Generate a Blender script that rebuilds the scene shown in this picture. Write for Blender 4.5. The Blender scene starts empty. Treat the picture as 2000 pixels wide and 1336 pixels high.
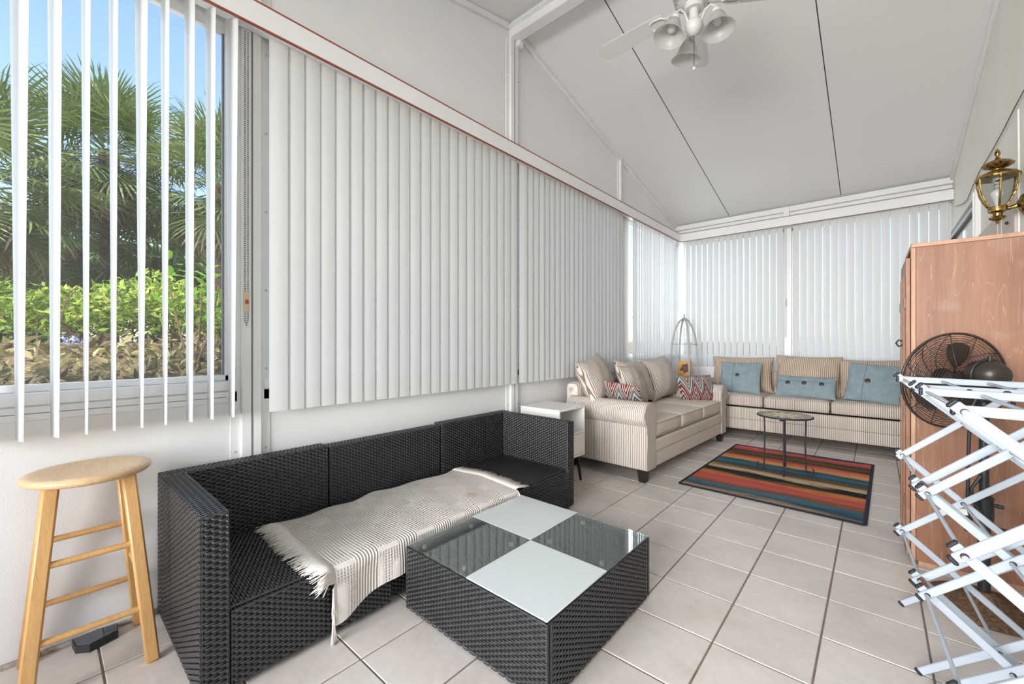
import bpy, math, random
import numpy as np
from mathutils import Vector, Matrix
PI = math.pi
random.seed(7); RNG = np.random.default_rng(7)
SC = bpy.context.scene
COL = SC.collection

# ------------------------------------------------------------------ camera, world, lights, exposure
cam_d = bpy.data.cameras.new('camera'); cam = bpy.data.objects.new('camera', cam_d); COL.objects.link(cam)
cam.location = (2.471, -2.823, 1.232); cam.rotation_euler = (PI/2, 0, 0.7202)
cam_d.sensor_width = 36.0; cam_d.lens = 810.8/2000*36; cam_d.clip_start = 0.02; cam_d.clip_end = 300
SC.camera = cam
world = bpy.data.worlds.new('world'); SC.world = world; world.use_nodes = True
wn = world.node_tree; wn.nodes.clear()
sky = wn.nodes.new('ShaderNodeTexSky'); sky.sky_type = 'NISHITA'; sky.sun_disc = False
sky.sun_elevation = math.radians(58); sky.sun_rotation = math.radians(140); sky.air_density = 1.3; sky.dust_density = 1.2; sky.ozone_density = 2.0
bg = wn.nodes.new('ShaderNodeBackground'); bg.inputs['Strength'].default_value = 0.24
wo = wn.nodes.new('ShaderNodeOutputWorld')
wn.links.new(sky.outputs[0], bg.inputs[0]); wn.links.new(bg.outputs[0], wo.inputs[0])
sun_d = bpy.data.lights.new('sun', 'SUN'); sun_d.energy = 4.4; sun_d.angle = math.radians(1.0); sun_d.color = (1.0, .95, .86)
sun = bpy.data.objects.new('sun', sun_d); COL.objects.link(sun)
sun.rotation_euler = Vector((.36, -.08, .93)).to_track_quat('Z', 'Y').to_euler(); sun.location = (3, -3, 9)
def area(name, loc, rot, sx, sy, power, col=(1, 1, 1)):
    d = bpy.data.lights.new(name, 'AREA'); d.shape = 'RECTANGLE'; d.size = sx; d.size_y = sy; d.energy = power; d.color = col
    o = bpy.data.objects.new(name, d); COL.objects.link(o); o.location = loc; o.rotation_euler = rot
    return o
# added fill lamp beyond the unseen end wall, and daylight through the left window
area('fill_end_opening', (1.57, -10.0, 2.4), (PI/2, 0, 0), 6.0, 4.5, 1600, (1, .985, .97))
area('daylight_left_window', (-0.09, -3.15, 1.93), (PI/2, 0, -PI/2), 1.75, 1.7, 9, (.93, .97, 1))
area('daylight_far_windows', (1.57, 4.62, 1.95), (-PI/2, 0, 0), 3.0, 1.8, 14, (.95, .98, 1))
area('daylight_corner_window', (-.42, 3.25, 1.95), (PI/2, 0, -PI/2), 1.7, 1.8, 36, (.95, .98, 1))
SC.view_settings.view_transform = 'Standard'; SC.view_settings.look = 'None'
SC.view_settings.gamma = 1.0; SC.view_settings.use_curve_mapping = False
SC.view_settings.exposure = 0.55
cy = SC.cycles; cy.max_bounces = 8; cy.diffuse_bounces = 5; cy.transparent_max_bounces = 16
cy.sample_clamp_indirect = 6.0; cy.caustics_reflective = False; cy.caustics_refractive = False

# ------------------------------------------------------------------ materials
MATS = {}
def nm(name):
    m = bpy.data.materials.new(name); m.use_nodes = True; nt = m.node_tree
    return m, nt, nt.nodes['Principled BSDF']
def N(nt, t, **k):
    n = nt.nodes.new(t)
    for a, b in k.items():
        if a.startswith('i_'): n.inputs[a[2:].replace('_', ' ')].default_value = b
        else: setattr(n, a, b)
    return n
def c4(c): return (c[0], c[1], c[2], 1)
def ramp(nt, fac, stops, mode='LINEAR'):
    r = nt.nodes.new('ShaderNodeValToRGB'); r.color_ramp.interpolation = mode
    e = r.color_ramp.elements
    while len(e) < len(stops): e.new(.5)
    for k, (p, c) in enumerate(stops): e[k].position = p; e[k].color = c4(c)
    if fac is not None: nt.links.new(fac, r.inputs[0])
    return r.outputs[0]
def mth(nt, op, a, b=None, c=None):
    n = nt.nodes.new('ShaderNodeMath'); n.operation = op
    for k, v in enumerate((a, b, c)):
        if v is None: continue
        if isinstance(v, (int, float)): n.inputs[k].default_value = v
        else: nt.links.new(v, n.inputs[k])
    return n.outputs[0]
def mixc(nt, fac, a, b, bt='MIX'):
    n = nt.nodes.new('ShaderNodeMix'); n.data_type = 'RGBA'; n.blend_type = bt
    for s, v in ((0, fac), (6, a), (7, b)):
        if isinstance(v, (int, float)): n.inputs[s].default_value = v
        elif isinstance(v, tuple): n.inputs[s].default_value = c4(v)
        else: nt.links.new(v, n.inputs[s])
    return n.outputs[2]
def noise(nt, vec, scale, detail=3, rough=.55, dist=0):
    n = nt.nodes.new('ShaderNodeTexNoise'); n.inputs['Scale'].default_value = scale
    n.inputs['Detail'].default_value = detail; n.inputs['Roughness'].default_value = rough; n.inputs['Distortion'].default_value = dist
    if vec is not None: nt.links.new(vec, n.inputs['Vector'])
    return n.outputs[0]
def objco(nt): return nt.nodes.new('ShaderNodeTexCoord').outputs['Object']
def mapv(nt, vec, scale=(1, 1, 1), rot=(0, 0, 0), loc=(0, 0, 0)):
    n = nt.nodes.new('ShaderNodeMapping'); n.inputs['Scale'].default_value = scale; n.inputs['Rotation'].default_value = rot; n.inputs['Location'].default_value = loc
    nt.links.new(vec, n.inputs['Vector']); return n.outputs[0]
def sep(nt, vec):
    n = nt.nodes.new('ShaderNodeSeparateXYZ'); nt.links.new(vec, n.inputs[0]); return n.outputs
def bump(nt, bs, h, strength=.3, dist=.01):
    b = nt.nodes.new('ShaderNodeBump'); b.inputs['Strength'].default_value = strength; b.inputs['Distance'].default_value = dist
    nt.links.new(h, b.inputs['Height']); nt.links.new(b.outputs[0], bs.inputs['Normal'])
def M(name, col, rough=.5, metal=0., spec=.5, var=0., vs=8., bmp=0., bs=60., bd=.004, vcol=None, coat=0.):
    if name in MATS: return MATS[name]
    m, nt, b = nm(name)
    b.inputs['Base Color'].default_value = c4(col); b.inputs['Roughness'].default_value = rough
    b.inputs['Metallic'].default_value = metal; b.inputs['Specular IOR Level'].default_value = spec
    b.inputs['Coat Weight'].default_value = coat
    co = objco(nt)
    if var or vcol:
        n = noise(nt, co, vs, 4)
        v2 = vcol or tuple(max(0, c*(1-var)) for c in col)
        nt.links.new(ramp(nt, n, [(.32, v2), (.66, col)]), b.inputs['Base Color'])
    if bmp: bump(nt, b, noise(nt, co, bs, 3), bmp, bd)
    MATS[name] = m; return m
white_paint = M('white aluminium paint', (.86, .86, .86), .38, var=.05, vs=3)
wall_white = M('embossed white wall panel', (.84, .84, .845), .5, var=.04, vs=1.6, bmp=.35, bs=170, bd=.003)
ceil_white = M('matte ceiling panel', (.87, .87, .865), .55, var=.03, vs=.7, bmp=.08, bs=220, bd=.002)
stucco = M('painted stucco', (.83, .835, .79), .8, vcol=(.81, .80, .71), vs=2.2, bmp=.5, bs=55, bd=.006)
grout = M('brown grey grout', (.26, .20, .17), .9, var=.35, vs=14)
dark_gap = M('dark gap', (.03, .03, .03), .8)
gasket = M('grey window gasket', (.20, .21, .22), .6)
alu = M('brushed aluminium', (.55, .56, .57), .35, .7)
redline = M('dark red valance edge', (.30, .07, .04), .55)
brownline = M('dark brown valance edge', (.10, .05, .04), .55)
beige_tag = M('beige plastic tag', (.72, .58, .36), .5)
chain_mat = M('dark bead chain', (.09, .09, .09), .35, .5)
screw_mat = M('screw head', (.60, .60, .60), .35, .6)
dirt_mat = M('dirt along wall foot', (.20, .15, .11), .95, vcol=(.60, .55, .50), vs=30)
black_plastic = M('black plastic', (.018, .019, .021), .45, bmp=.05)
blk_rubber = M('black rubber cap', (.012, .013, .018), .5)
black_wood = M('black painted wood', (.012, .012, .012), .45)
white_lam = M('white laminate', (.80, .79, .76), .35)
white_enamel = M('white enamel metal', (.43, .48, .54), .32, var=.07, vs=9)
dark_iron = M('dark wrought iron', (.030, .032, .040), .5, .35)
bronze = M('dark bronze aluminium', (.12, .10, .08), .4, .4)
pinkgrey = M('pinkish grey painted panel', (.55, .47, .44), .55)
fan_white = M('white fan enamel', (.66, .66, .64), .3)
chrome = M('chrome', (.6, .6, .6), .2, 1.)
mdf_edge = M('screw steel', (.5, .5, .52), .3, .9)

def tile_mat():
    m, nt, b = nm('beige ceramic tile'); co = nt.nodes.new('ShaderNodeNewGeometry').outputs['Position']
    a = noise(nt, co, 3.2, 6, .62); f = noise(nt, co, 26, 4, .7)
    base = ramp(nt, a, [(.30, (.56, .485, .435)), (.52, (.68, .62, .575)), (.75, (.72, .69, .655))])
    base = mixc(nt, .35, base, ramp(nt, f, [(.3, (.56, .50, .455)), (.7, (.76, .72, .69))]))
    oi = nt.nodes.new('ShaderNodeObjectInfo').outputs['Random']
    base = mixc(nt, 1.0, base, ramp(nt, oi, [(0, (.90, .90, .90)), (1, (1, 1, 1))]), 'MULTIPLY')
    sp = noise(nt, co, 95, 2); base = mixc(nt, ramp(nt, sp, [(.72, (0, 0, 0)), (.78, (.6, .6, .6))]), base, (.25, .20, .17))
    nt.links.new(base, b.inputs['Base Color']); b.inputs['Roughness'].default_value = .36
    nt.links.new(ramp(nt, f, [(.2, (.30,)*3), (.8, (.48,)*3)]), b.inputs['Roughness'])
    bump(nt, b, f, .06, .003); return m
tile_m = tile_mat()

def vane_mat():
    m, nt, b = nm('translucent white vinyl vane'); co = objco(nt)
    b.inputs['Base Color'].default_value = (.84, .84, .835, 1); b.inputs['Roughness'].default_value = .42
    g = noise(nt, mapv(nt, co, (260, 260, 18)), 1.0, 3, .6); bump(nt, b, g, .16, .002)
    tr = N(nt, 'ShaderNodeBsdfTranslucent'); tr.inputs[0].default_value = (.86, .87, .88, 1)
    mx = N(nt, 'ShaderNodeMixShader'); mx.inputs[0].default_value = .36
    nt.links.new(b.outputs[0], mx.inputs[1]); nt.links.new(tr.outputs[0], mx.inputs[2])
    nt.links.new(mx.outputs[0], nt.nodes['Material Output'].inputs[0]); return m
vane_m = vane_mat()

def glass_mat(name, tint=(.96, .97, .97), ior=1.45, rough=.0, extra=0.):
    m = bpy.data.materials.new(name); m.use_nodes = True; nt = m.node_tree; nt.nodes.clear()
    o = N(nt, 'ShaderNodeOutputMaterial'); t = N(nt, 'ShaderNodeBsdfTransparent'); g = N(nt, 'ShaderNodeBsdfGlossy')
    t.inputs[0].default_value = c4(tint); g.inputs['Roughness'].default_value = rough; g.inputs[0].default_value = (1, 1, 1, 1)
    f = N(nt, 'ShaderNodeLayerWeight'); f.inputs[0].default_value = .5
    r0 = ((ior-1)/(ior+1))**2; fr = mth(nt, 'ADD', r0+extra, mth(nt, 'MULTIPLY', mth(nt, 'POWER', f.outputs['Facing'], 5.0), .9-r0))
    x = N(nt, 'ShaderNodeMixShader'); nt.links.new(fr, x.inputs[0])
    nt.links.new(t.outputs[0], x.inputs[1]); nt.links.new(g.outputs[0], x.inputs[2]); nt.links.new(x.outputs[0], o.inputs[0])
    return m
pane_m = glass_mat('window glass')
smoke_m = glass_mat('clear table glass', (.80, .86, .85), 1.5, .0, .11)
lant_m = glass_mat('lantern glass', (.80, .82, .80), 1.3)
def frost_mat():
    m, nt, b = nm('frosted white glass'); b.inputs['Base Color'].default_value = (.60, .64, .635, 1)
    b.inputs['Roughness'].default_value = .10; b.inputs['Specular IOR Level'].default_value = .55; return m
frost_m = frost_mat()
def shade_mat():
    m, nt, b = nm('frosted lamp shade glass'); b.inputs['Base Color'].default_value = (.66, .66, .64, 1); b.inputs['Roughness'].default_value = .3
    tr = N(nt, 'ShaderNodeBsdfTranslucent'); tr.inputs[0].default_value = (.8, .8, .78, 1)
    tp = N(nt, 'ShaderNodeBsdfTransparent'); m1 = N(nt, 'ShaderNodeMixShader'); m1.inputs[0].default_value = .45
    m2 = N(nt, 'ShaderNodeMixShader'); m2.inputs[0].default_value = .16
    nt.links.new(b.outputs[0], m1.inputs[1]); nt.links.new(tr.outputs[0], m1.inputs[2])
    nt.links.new(m1.outputs[0], m2.inputs[1]); nt.links.new(tp.outputs[0], m2.inputs[2])
    nt.links.new(m2.outputs[0], nt.nodes['Material Output'].inputs[0]); return m
shade_m = shade_mat()

def stripe_mat(name, axis, pitch, light, dark, frac=.34, contrast=1.):
    m, nt, b = nm(name); co = objco(nt); s = sep(nt, co)[axis]
    wob = mth(nt, 'MULTIPLY', noise(nt, co, 9, 2), .004)
    t = mth(nt, 'FRACT', mth(nt, 'DIVIDE', mth(nt, 'ADD', s, wob), pitch))
    d = tuple(l+(k-l)*contrast for l, k in zip(light, dark))
    col = ramp(nt, t, [(0, light), (1-frac-.10, light), (1-frac, d), (.93, d), (1, light)])
    col = mixc(nt, .5, col, ramp(nt, noise(nt, co, 5, 3), [(.3, (.86, .84, .82)), (.7, (1, 1, 1))]), 'MULTIPLY')
    nt.links.new(col, b.inputs['Base Color']); b.inputs['Roughness'].default_value = .9; b.inputs['Specular IOR Level'].default_value = .15
    bump(nt, b, noise(nt, co, 300, 2), .25, .002); return m
CREAM, TAUPE = (.70, .645, .59), (.24, .175, .14)
str_x = stripe_mat('cream ticking stripe lengthwise', 0, .0175, CREAM, TAUPE)
str_y = stripe_mat('cream ticking stripe depthwise', 1, .0175, (.70, .65, .60), (.25, .18, .15))
plain_b = stripe_mat('plain beige weave with faint stripe', 0, .0175, (.68, .61, .535), TAUPE, .3, .13)
tan_x = stripe_mat('tan ticking stripe lengthwise', 0, .0195, (.60, .50, .40), (.27, .19, .14))
piping_m = M('beige piping', (.45, .38, .31), .85)

def wicker_mat():
    m, nt, b = nm('charcoal resin wicker'); co = objco(nt)
    nt.links.new(ramp(nt, noise(nt, co, 40, 3), [(.3, (.018, .0185, .020)), (.7, (.034, .035, .038))]), b.inputs['Base Color'])
    b.inputs['Roughness'].default_value = .29; b.inputs['Specular IOR Level'].default_value = .65
    g = noise(nt, co, 260, 2); bump(nt, b, g, .12, .001); return m
wicker_m = wicker_mat()
wick_core = M('dark wicker core', (.008, .008, .009), .8)

def wood_mat(name, light, dark, axis_scale, rough=.42, lines=None, blot=0):
    m, nt, b = nm(name); co = objco(nt)
    v = mapv(nt, co, axis_scale)
    a = noise(nt, v, 1.0, 5, .6, .8)
    col = ramp(nt, a, [(.28, dark), (.55, light), (.78, tuple(min(1, c*1.12) for c in light))])
    if lines:
        w = noise(nt, mapv(nt, co, tuple(s*2.2 for s in axis_scale)), 1.0, 2, .5, .5)
        k = mth(nt, 'ABSOLUTE', mth(nt, 'SUBTRACT', mth(nt, 'FRACT', mth(nt, 'MULTIPLY', w, 9.0)), .5))
        col = mixc(nt, ramp(nt, k, [(.0, (.8,)*3), (.05, (0, 0, 0))]), col, lines)
    if blot:
        col = mixc(nt, ramp(nt, noise(nt, co, 4.0, 2), [(.58, (0, 0, 0)), (.75, (blot,)*3)]), col, tuple(.5*c+.35 for c in light))
    f = noise(nt, mapv(nt, co, tuple(s*7 for s in axis_scale)), 1.0, 2)
    col = mixc(nt, .22, col, ramp(nt, f, [(.35, tuple(c*.55 for c in dark)), (.6, light)]))
    nt.links.new(col, b.inputs['Base Color']); b.inputs['Roughness'].default_value = rough
    bump(nt, b, f, .08, .001); return m
birch_v = wood_mat('honey birch', (.62, .355, .135), (.54, .29, .10), (26, 26, 2.2), .35)
birch_seat = wood_mat('pale birch seat', (.68, .47, .27), (.62, .40, .21), (3, 22, 22), .32)
cab_m = wood_mat('reddish oak veneer', (.27, .122, .066), (.205, .083, .040), (8, 8, .55), .5, lines=(.41, .235, .145), blot=.4)
cab_edge = wood_mat('reddish oak edge', (.47, .27, .17), (.38, .20, .12), (20, 20, 2), .5)

def brass_mat():
    m, nt, b = nm('worn antique brass'); co = objco(nt); n = noise(nt, co, 55, 4, .7)
    nt.links.new(ramp(nt, n, [(.38, (.035, .022, .012)), (.50, (.30, .18, .05)), (.68, (.62, .42, .13))]), b.inputs['Base Color'])
    b.inputs['Metallic'].default_value = .85; b.inputs['Roughness'].default_value = .30; return m
brass = brass_mat()
rust_m = M('rusty brown fan base', (.060, .030, .018), .75, vcol=(.21, .12, .06), vs=70, bmp=.3, bs=90)
fan_dark = M('dark bronze fan plastic', (.030, .022, .018), .38)
fan_blade_m = M('grey black fan blade', (.035, .032, .030), .42)

def rug_mat():
    m, nt, b = nm('striped southwestern rug'); co = objco(nt); s = sep(nt, co)
    lg = noise(nt, mapv(nt, co, (1.3, 9, 1)), 1.0, 4, .65); fine = noise(nt, mapv(nt, co, (5, 60, 1)), 1.0, 3, .7)
    t = mth(nt, 'ADD', s[1], mth(nt, 'ADD', mth(nt, 'MULTIPLY', mth(nt, 'SUBTRACT', lg, .5), .30), mth(nt, 'MULTIPLY', mth(nt, 'SUBTRACT', fine, .5), .07)))
    t = mth(nt, 'ADD', mth(nt, 'DIVIDE', t, 1.83), .5)
    R, G, O, Y, T, CR, K, P, OL, BL, TN = (.50, .10, .085), (.030, .042, .032), (.68, .23, .075), (.74, .42, .15), (.028, .075, .11), (.66, .49, .31), (.015, .02, .02), (.62, .12, .11), (.17, .11, .04), (.07, .17, .24), (.52, .36, .21)
    st = [(0, TN), (.05, T), (.10, BL), (.15, OL), (.19, P), (.25, R), (.285, O), (.325, G), (.375, K), (.40, CR), (.44, TN), (.475, OL), (.525, T), (.565, BL), (.615, T), (.645, Y), (.69, O), (.73, P), (.775, G), (.825, OL), (.865, G), (.915, R), (.955, P), (1, T)]
    col = ramp(nt, t, st)
    pile = noise(nt, co, 420, 2); col = mixc(nt, .35, col, ramp(nt, pile, [(.3, (.45,)*3), (.7, (1.25,)*3)]), 'MULTIPLY')
    nt.links.new(col, b.inputs['Base Color']); b.inputs['Roughness'].default_value = .95; b.inputs['Specular IOR Level'].default_value = .1
    bump(nt, b, pile, .5, .003); return m
rug_m = rug_mat()
rug_edge = M('navy rug binding', (.012, .015, .028), .95)

def chevron_mat():
    m, nt, b = nm('chevron tapestry'); co = objco(nt); s = sep(nt, co)
    zx = mth(nt, 'ABSOLUTE', mth(nt, 'SUBTRACT', mth(nt, 'FRACT', mth(nt, 'MULTIPLY', s[0], 6.6)), .5))
    t = mth(nt, 'ADD', mth(nt, 'MULTIPLY', s[1], 2.9), mth(nt, 'MULTIPLY', zx, 1.15))
    t = mth(nt, 'ADD', t, mth(nt, 'MULTIPLY', noise(nt, co, 8, 2), .05))
    f = mth(nt, 'FRACT', mth(nt, 'ADD', t, 5.0))
    CRm, BU, SL, CH, TA, OR = (.70, .66, .60), (.20, .030, .045), (.11, .165, .195), (.030, .028, .034), (.40, .33, .27), (.30, .075, .045)
    st = [(0, CRm), (.04, BU), (.20, CRm), (.23, CH), (.31, TA), (.38, CRm), (.42, SL), (.58, CRm), (.61, OR), (.70, CRm), (.73, CH), (.81, TA), (.86, CRm), (.89, BU), (.97, CH)]
    col = ramp(nt, f, st, 'CONSTANT')
    nt.links.new(col, b.inputs['Base Color']); b.inputs['Roughness'].default_value = .92; b.inputs['Specular IOR Level'].default_value = .15
    bump(nt, b, noise(nt, co, 260, 2), .35, .002); return m
chev_m = chevron_mat()
blue_m = M('dusty blue cotton', (.255, .330, .36), .92, spec=.15, var=.16, vs=14, bmp=.45, bs=18, bd=.012)
seam_m = M('dark blue seam', (.13, .22, .26), .9)
button_m = M('dark wood button', (.045, .032, .030), .4)

def throw_mat():
    m, nt, b = nm('cream woven throw'); co = objco(nt); s = sep(nt, co)
    a = mth(nt, 'SINE', mth(nt, 'MULTIPLY', s[1], 2*PI/.014)); c = mth(nt, 'SINE', mth(nt, 'MULTIPLY', s[0], 2*PI/.013))
    z_ = mth(nt, 'SINE', mth(nt, 'MULTIPLY', s[2], 2*PI/.013))
    blk = mth(nt, 'GREATER_THAN', mth(nt, 'MULTIPLY', mth(nt, 'SINE', mth(nt, 'MULTIPLY', s[1], 2*PI/.21)), mth(nt, 'SINE', mth(nt, 'MULTIPLY', s[0], 2*PI/.19))), 0.0)
    waf = mth(nt, 'MAXIMUM', a, mth(nt, 'MAXIMUM', c, z_))
    hgt = mth(nt, 'ADD', mth(nt, 'MULTIPLY', blk, waf), mth(nt, 'MULTIPLY', mth(nt, 'SUBTRACT', 1.0, blk), mth(nt, 'MULTIPLY', a, .9)))
    col = ramp(nt, hgt, [(.0, (.62, .56, .51)), (.5, (.80, .75, .71))])
    st = N(nt, 'ShaderNodeVectorMath', operation='DISTANCE'); nt.links.new(co, st.inputs[0]); st.inputs[1].default_value = (.46, .93, .315)
    col = mixc(nt, ramp(nt, mth(nt, 'ADD', st.outputs['Value'], mth(nt, 'MULTIPLY', noise(nt, co, 40), .04)), [(.045, (.55,)*3), (.075, (0, 0, 0))]), col, (.50, .33, .22))
    nt.links.new(col, b.inputs['Base Color']); b.inputs['Roughness'].default_value = .95; b.inputs['Specular IOR Level'].default_value = .1
    bump(nt, b, hgt, .7, .004); return m
throw_m = throw_mat()
fringe_m = M('cream cotton fringe', (.80, .75, .70), .95, spec=.1)

def tabletop_mat():
    m, nt, b = nm('painted sunflower glass top'); co = objco(nt); s = sep(nt, co)
    r = mth(nt, 'SQRT', mth(nt, 'ADD', mth(nt, 'POWER', s[0], 2), mth(nt, 'POWER', s[1], 2)))
    th = mth(nt, 'ARCTAN2', s[1], s[0])
    edge = mth(nt, 'ADD', .135, mth(nt, 'MULTIPLY', mth(nt, 'SINE', mth(nt, 'MULTIPLY', th, 11)), .045))
    pet = mth(nt, 'LESS_THAN', r, edge)
    back = ramp(nt, noise(nt, co, 7, 2, .5, 1.), [(.40, (.36, .09, .08)), (.46, (.42, .13, .11)), (.52, (.16, .22, .13)), (.62, (.30, .33, .25))])
    rim = ramp(nt, r, [(.185, (0, 0, 0)), (.190, (1, 1, 1))])
    col = mixc(nt, pet, back, ramp(nt, noise(nt, co, 30), [(.35, (.52, .36, .10)), (.5, (.80, .70, .38))]))
    col = mixc(nt, rim, col, ramp(nt, noise(nt, co, 18, 2), [(.4, (.17, .24, .20)), (.6, (.55, .55, .52))]))
    nt.links.new(col, b.inputs['Base Color']); b.inputs['Roughness'].default_value = .15; return m
ttop_m = tabletop_mat()
def paint_mat():
    m, nt, b = nm('orange canvas with dark blot'); co = objco(nt)
    d = N(nt, 'ShaderNodeVectorMath', operation='LENGTH'); nt.links.new(mapv(nt, co, (1, 0, 1), loc=(0, 0, -.11)), d.inputs[0])
    t = mth(nt, 'ADD', d.outputs['Value'], mth(nt, 'MULTIPLY', mth(nt, 'SUBTRACT', noise(nt, co, 26, 4, .6), .5), .11))
    base = ramp(nt, noise(nt, co, 22, 4), [(.35, (.62, .20, .015)), (.55, (.72, .36, .03)), (.7, (.70, .50, .06))])
    col = mixc(nt, ramp(nt, t, [(.055, (1, 1, 1)), (.066, (0, 0, 0))]), base, ramp(nt, noise(nt, co, 50), [(.45, (.02, .008, .012)), (.6, (.22, .03, .02))]))
    nt.links.new(col, b.inputs['Base Color']); b.inputs['Roughness'].default_value = .5; return m
paint_m = paint_mat()

def leaf_mat(name, stops, trans=.35, rough=.45):
    m, nt, b = nm(name); g = nt.nodes.new('ShaderNodeNewGeometry')
    col = ramp(nt, g.outputs['Random Per Island'], stops)
    nt.links.new(col, b.inputs['Base Color']); b.inputs['Roughness'].default_value = rough
    tr = N(nt, 'ShaderNodeBsdfTranslucent'); nt.links.new(col, tr.inputs[0])
    mx = N(nt, 'ShaderNodeMixShader'); mx.inputs[0].default_value = trans
    nt.links.new(b.outputs[0], mx.inputs[1]); nt.links.new(tr.outputs[0], mx.inputs[2])
    nt.links.new(mx.outputs[0], nt.nodes['Material Output'].inputs[0]); return m
hedge_m = leaf_mat('hedge leaves', [(0, (.09, .16, .02)), (.4, (.21, .33, .035)), (.75, (.36, .46, .05)), (1, (.58, .60, .14))])
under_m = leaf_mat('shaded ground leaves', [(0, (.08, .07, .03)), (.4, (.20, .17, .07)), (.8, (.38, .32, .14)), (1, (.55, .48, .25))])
palm_m = leaf_mat('palm frond green', [(0, (.09, .13, .04)), (.6, (.19, .25, .085)), (1, (.40, .42, .19))], .3, .4)
deadp_m = leaf_mat('dry palm frond', [(0, (.11, .085, .045)), (1, (.25, .19, .10))], .2)
tree_m = leaf_mat('dark tree leaves', [(0, (.03, .065, .018)), (.6, (.09, .17, .04)), (1, (.28, .36, .08))])
tree2_m = leaf_mat('yellow green tree leaves', [(0, (.10, .16, .03)), (.6, (.30, .36, .06)), (1, (.62, .56, .10))])
crot_m = leaf_mat('bright croton leaves', [(0, (.08, .26, .03)), (.55, (.20, .46, .05)), (.85, (.50, .58, .06)), (1, (.70, .25, .06))])
trunk_m = M('palm trunk bark', (.16, .105, .075), .9, vcol=(.07, .045, .032), vs=16, bmp=.8, bs=25, bd=.03)
soil_m = M('mulch soil', (.10, .065, .040), .95, vcol=(.22, .16, .09), vs=11, bmp=.8, bs=30, bd=.03)
twig_m = M('brown twigs', (.13, .08, .05), .9)
flower_m = M('lilac flowers', (.35, .36, .70), .8)

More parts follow.
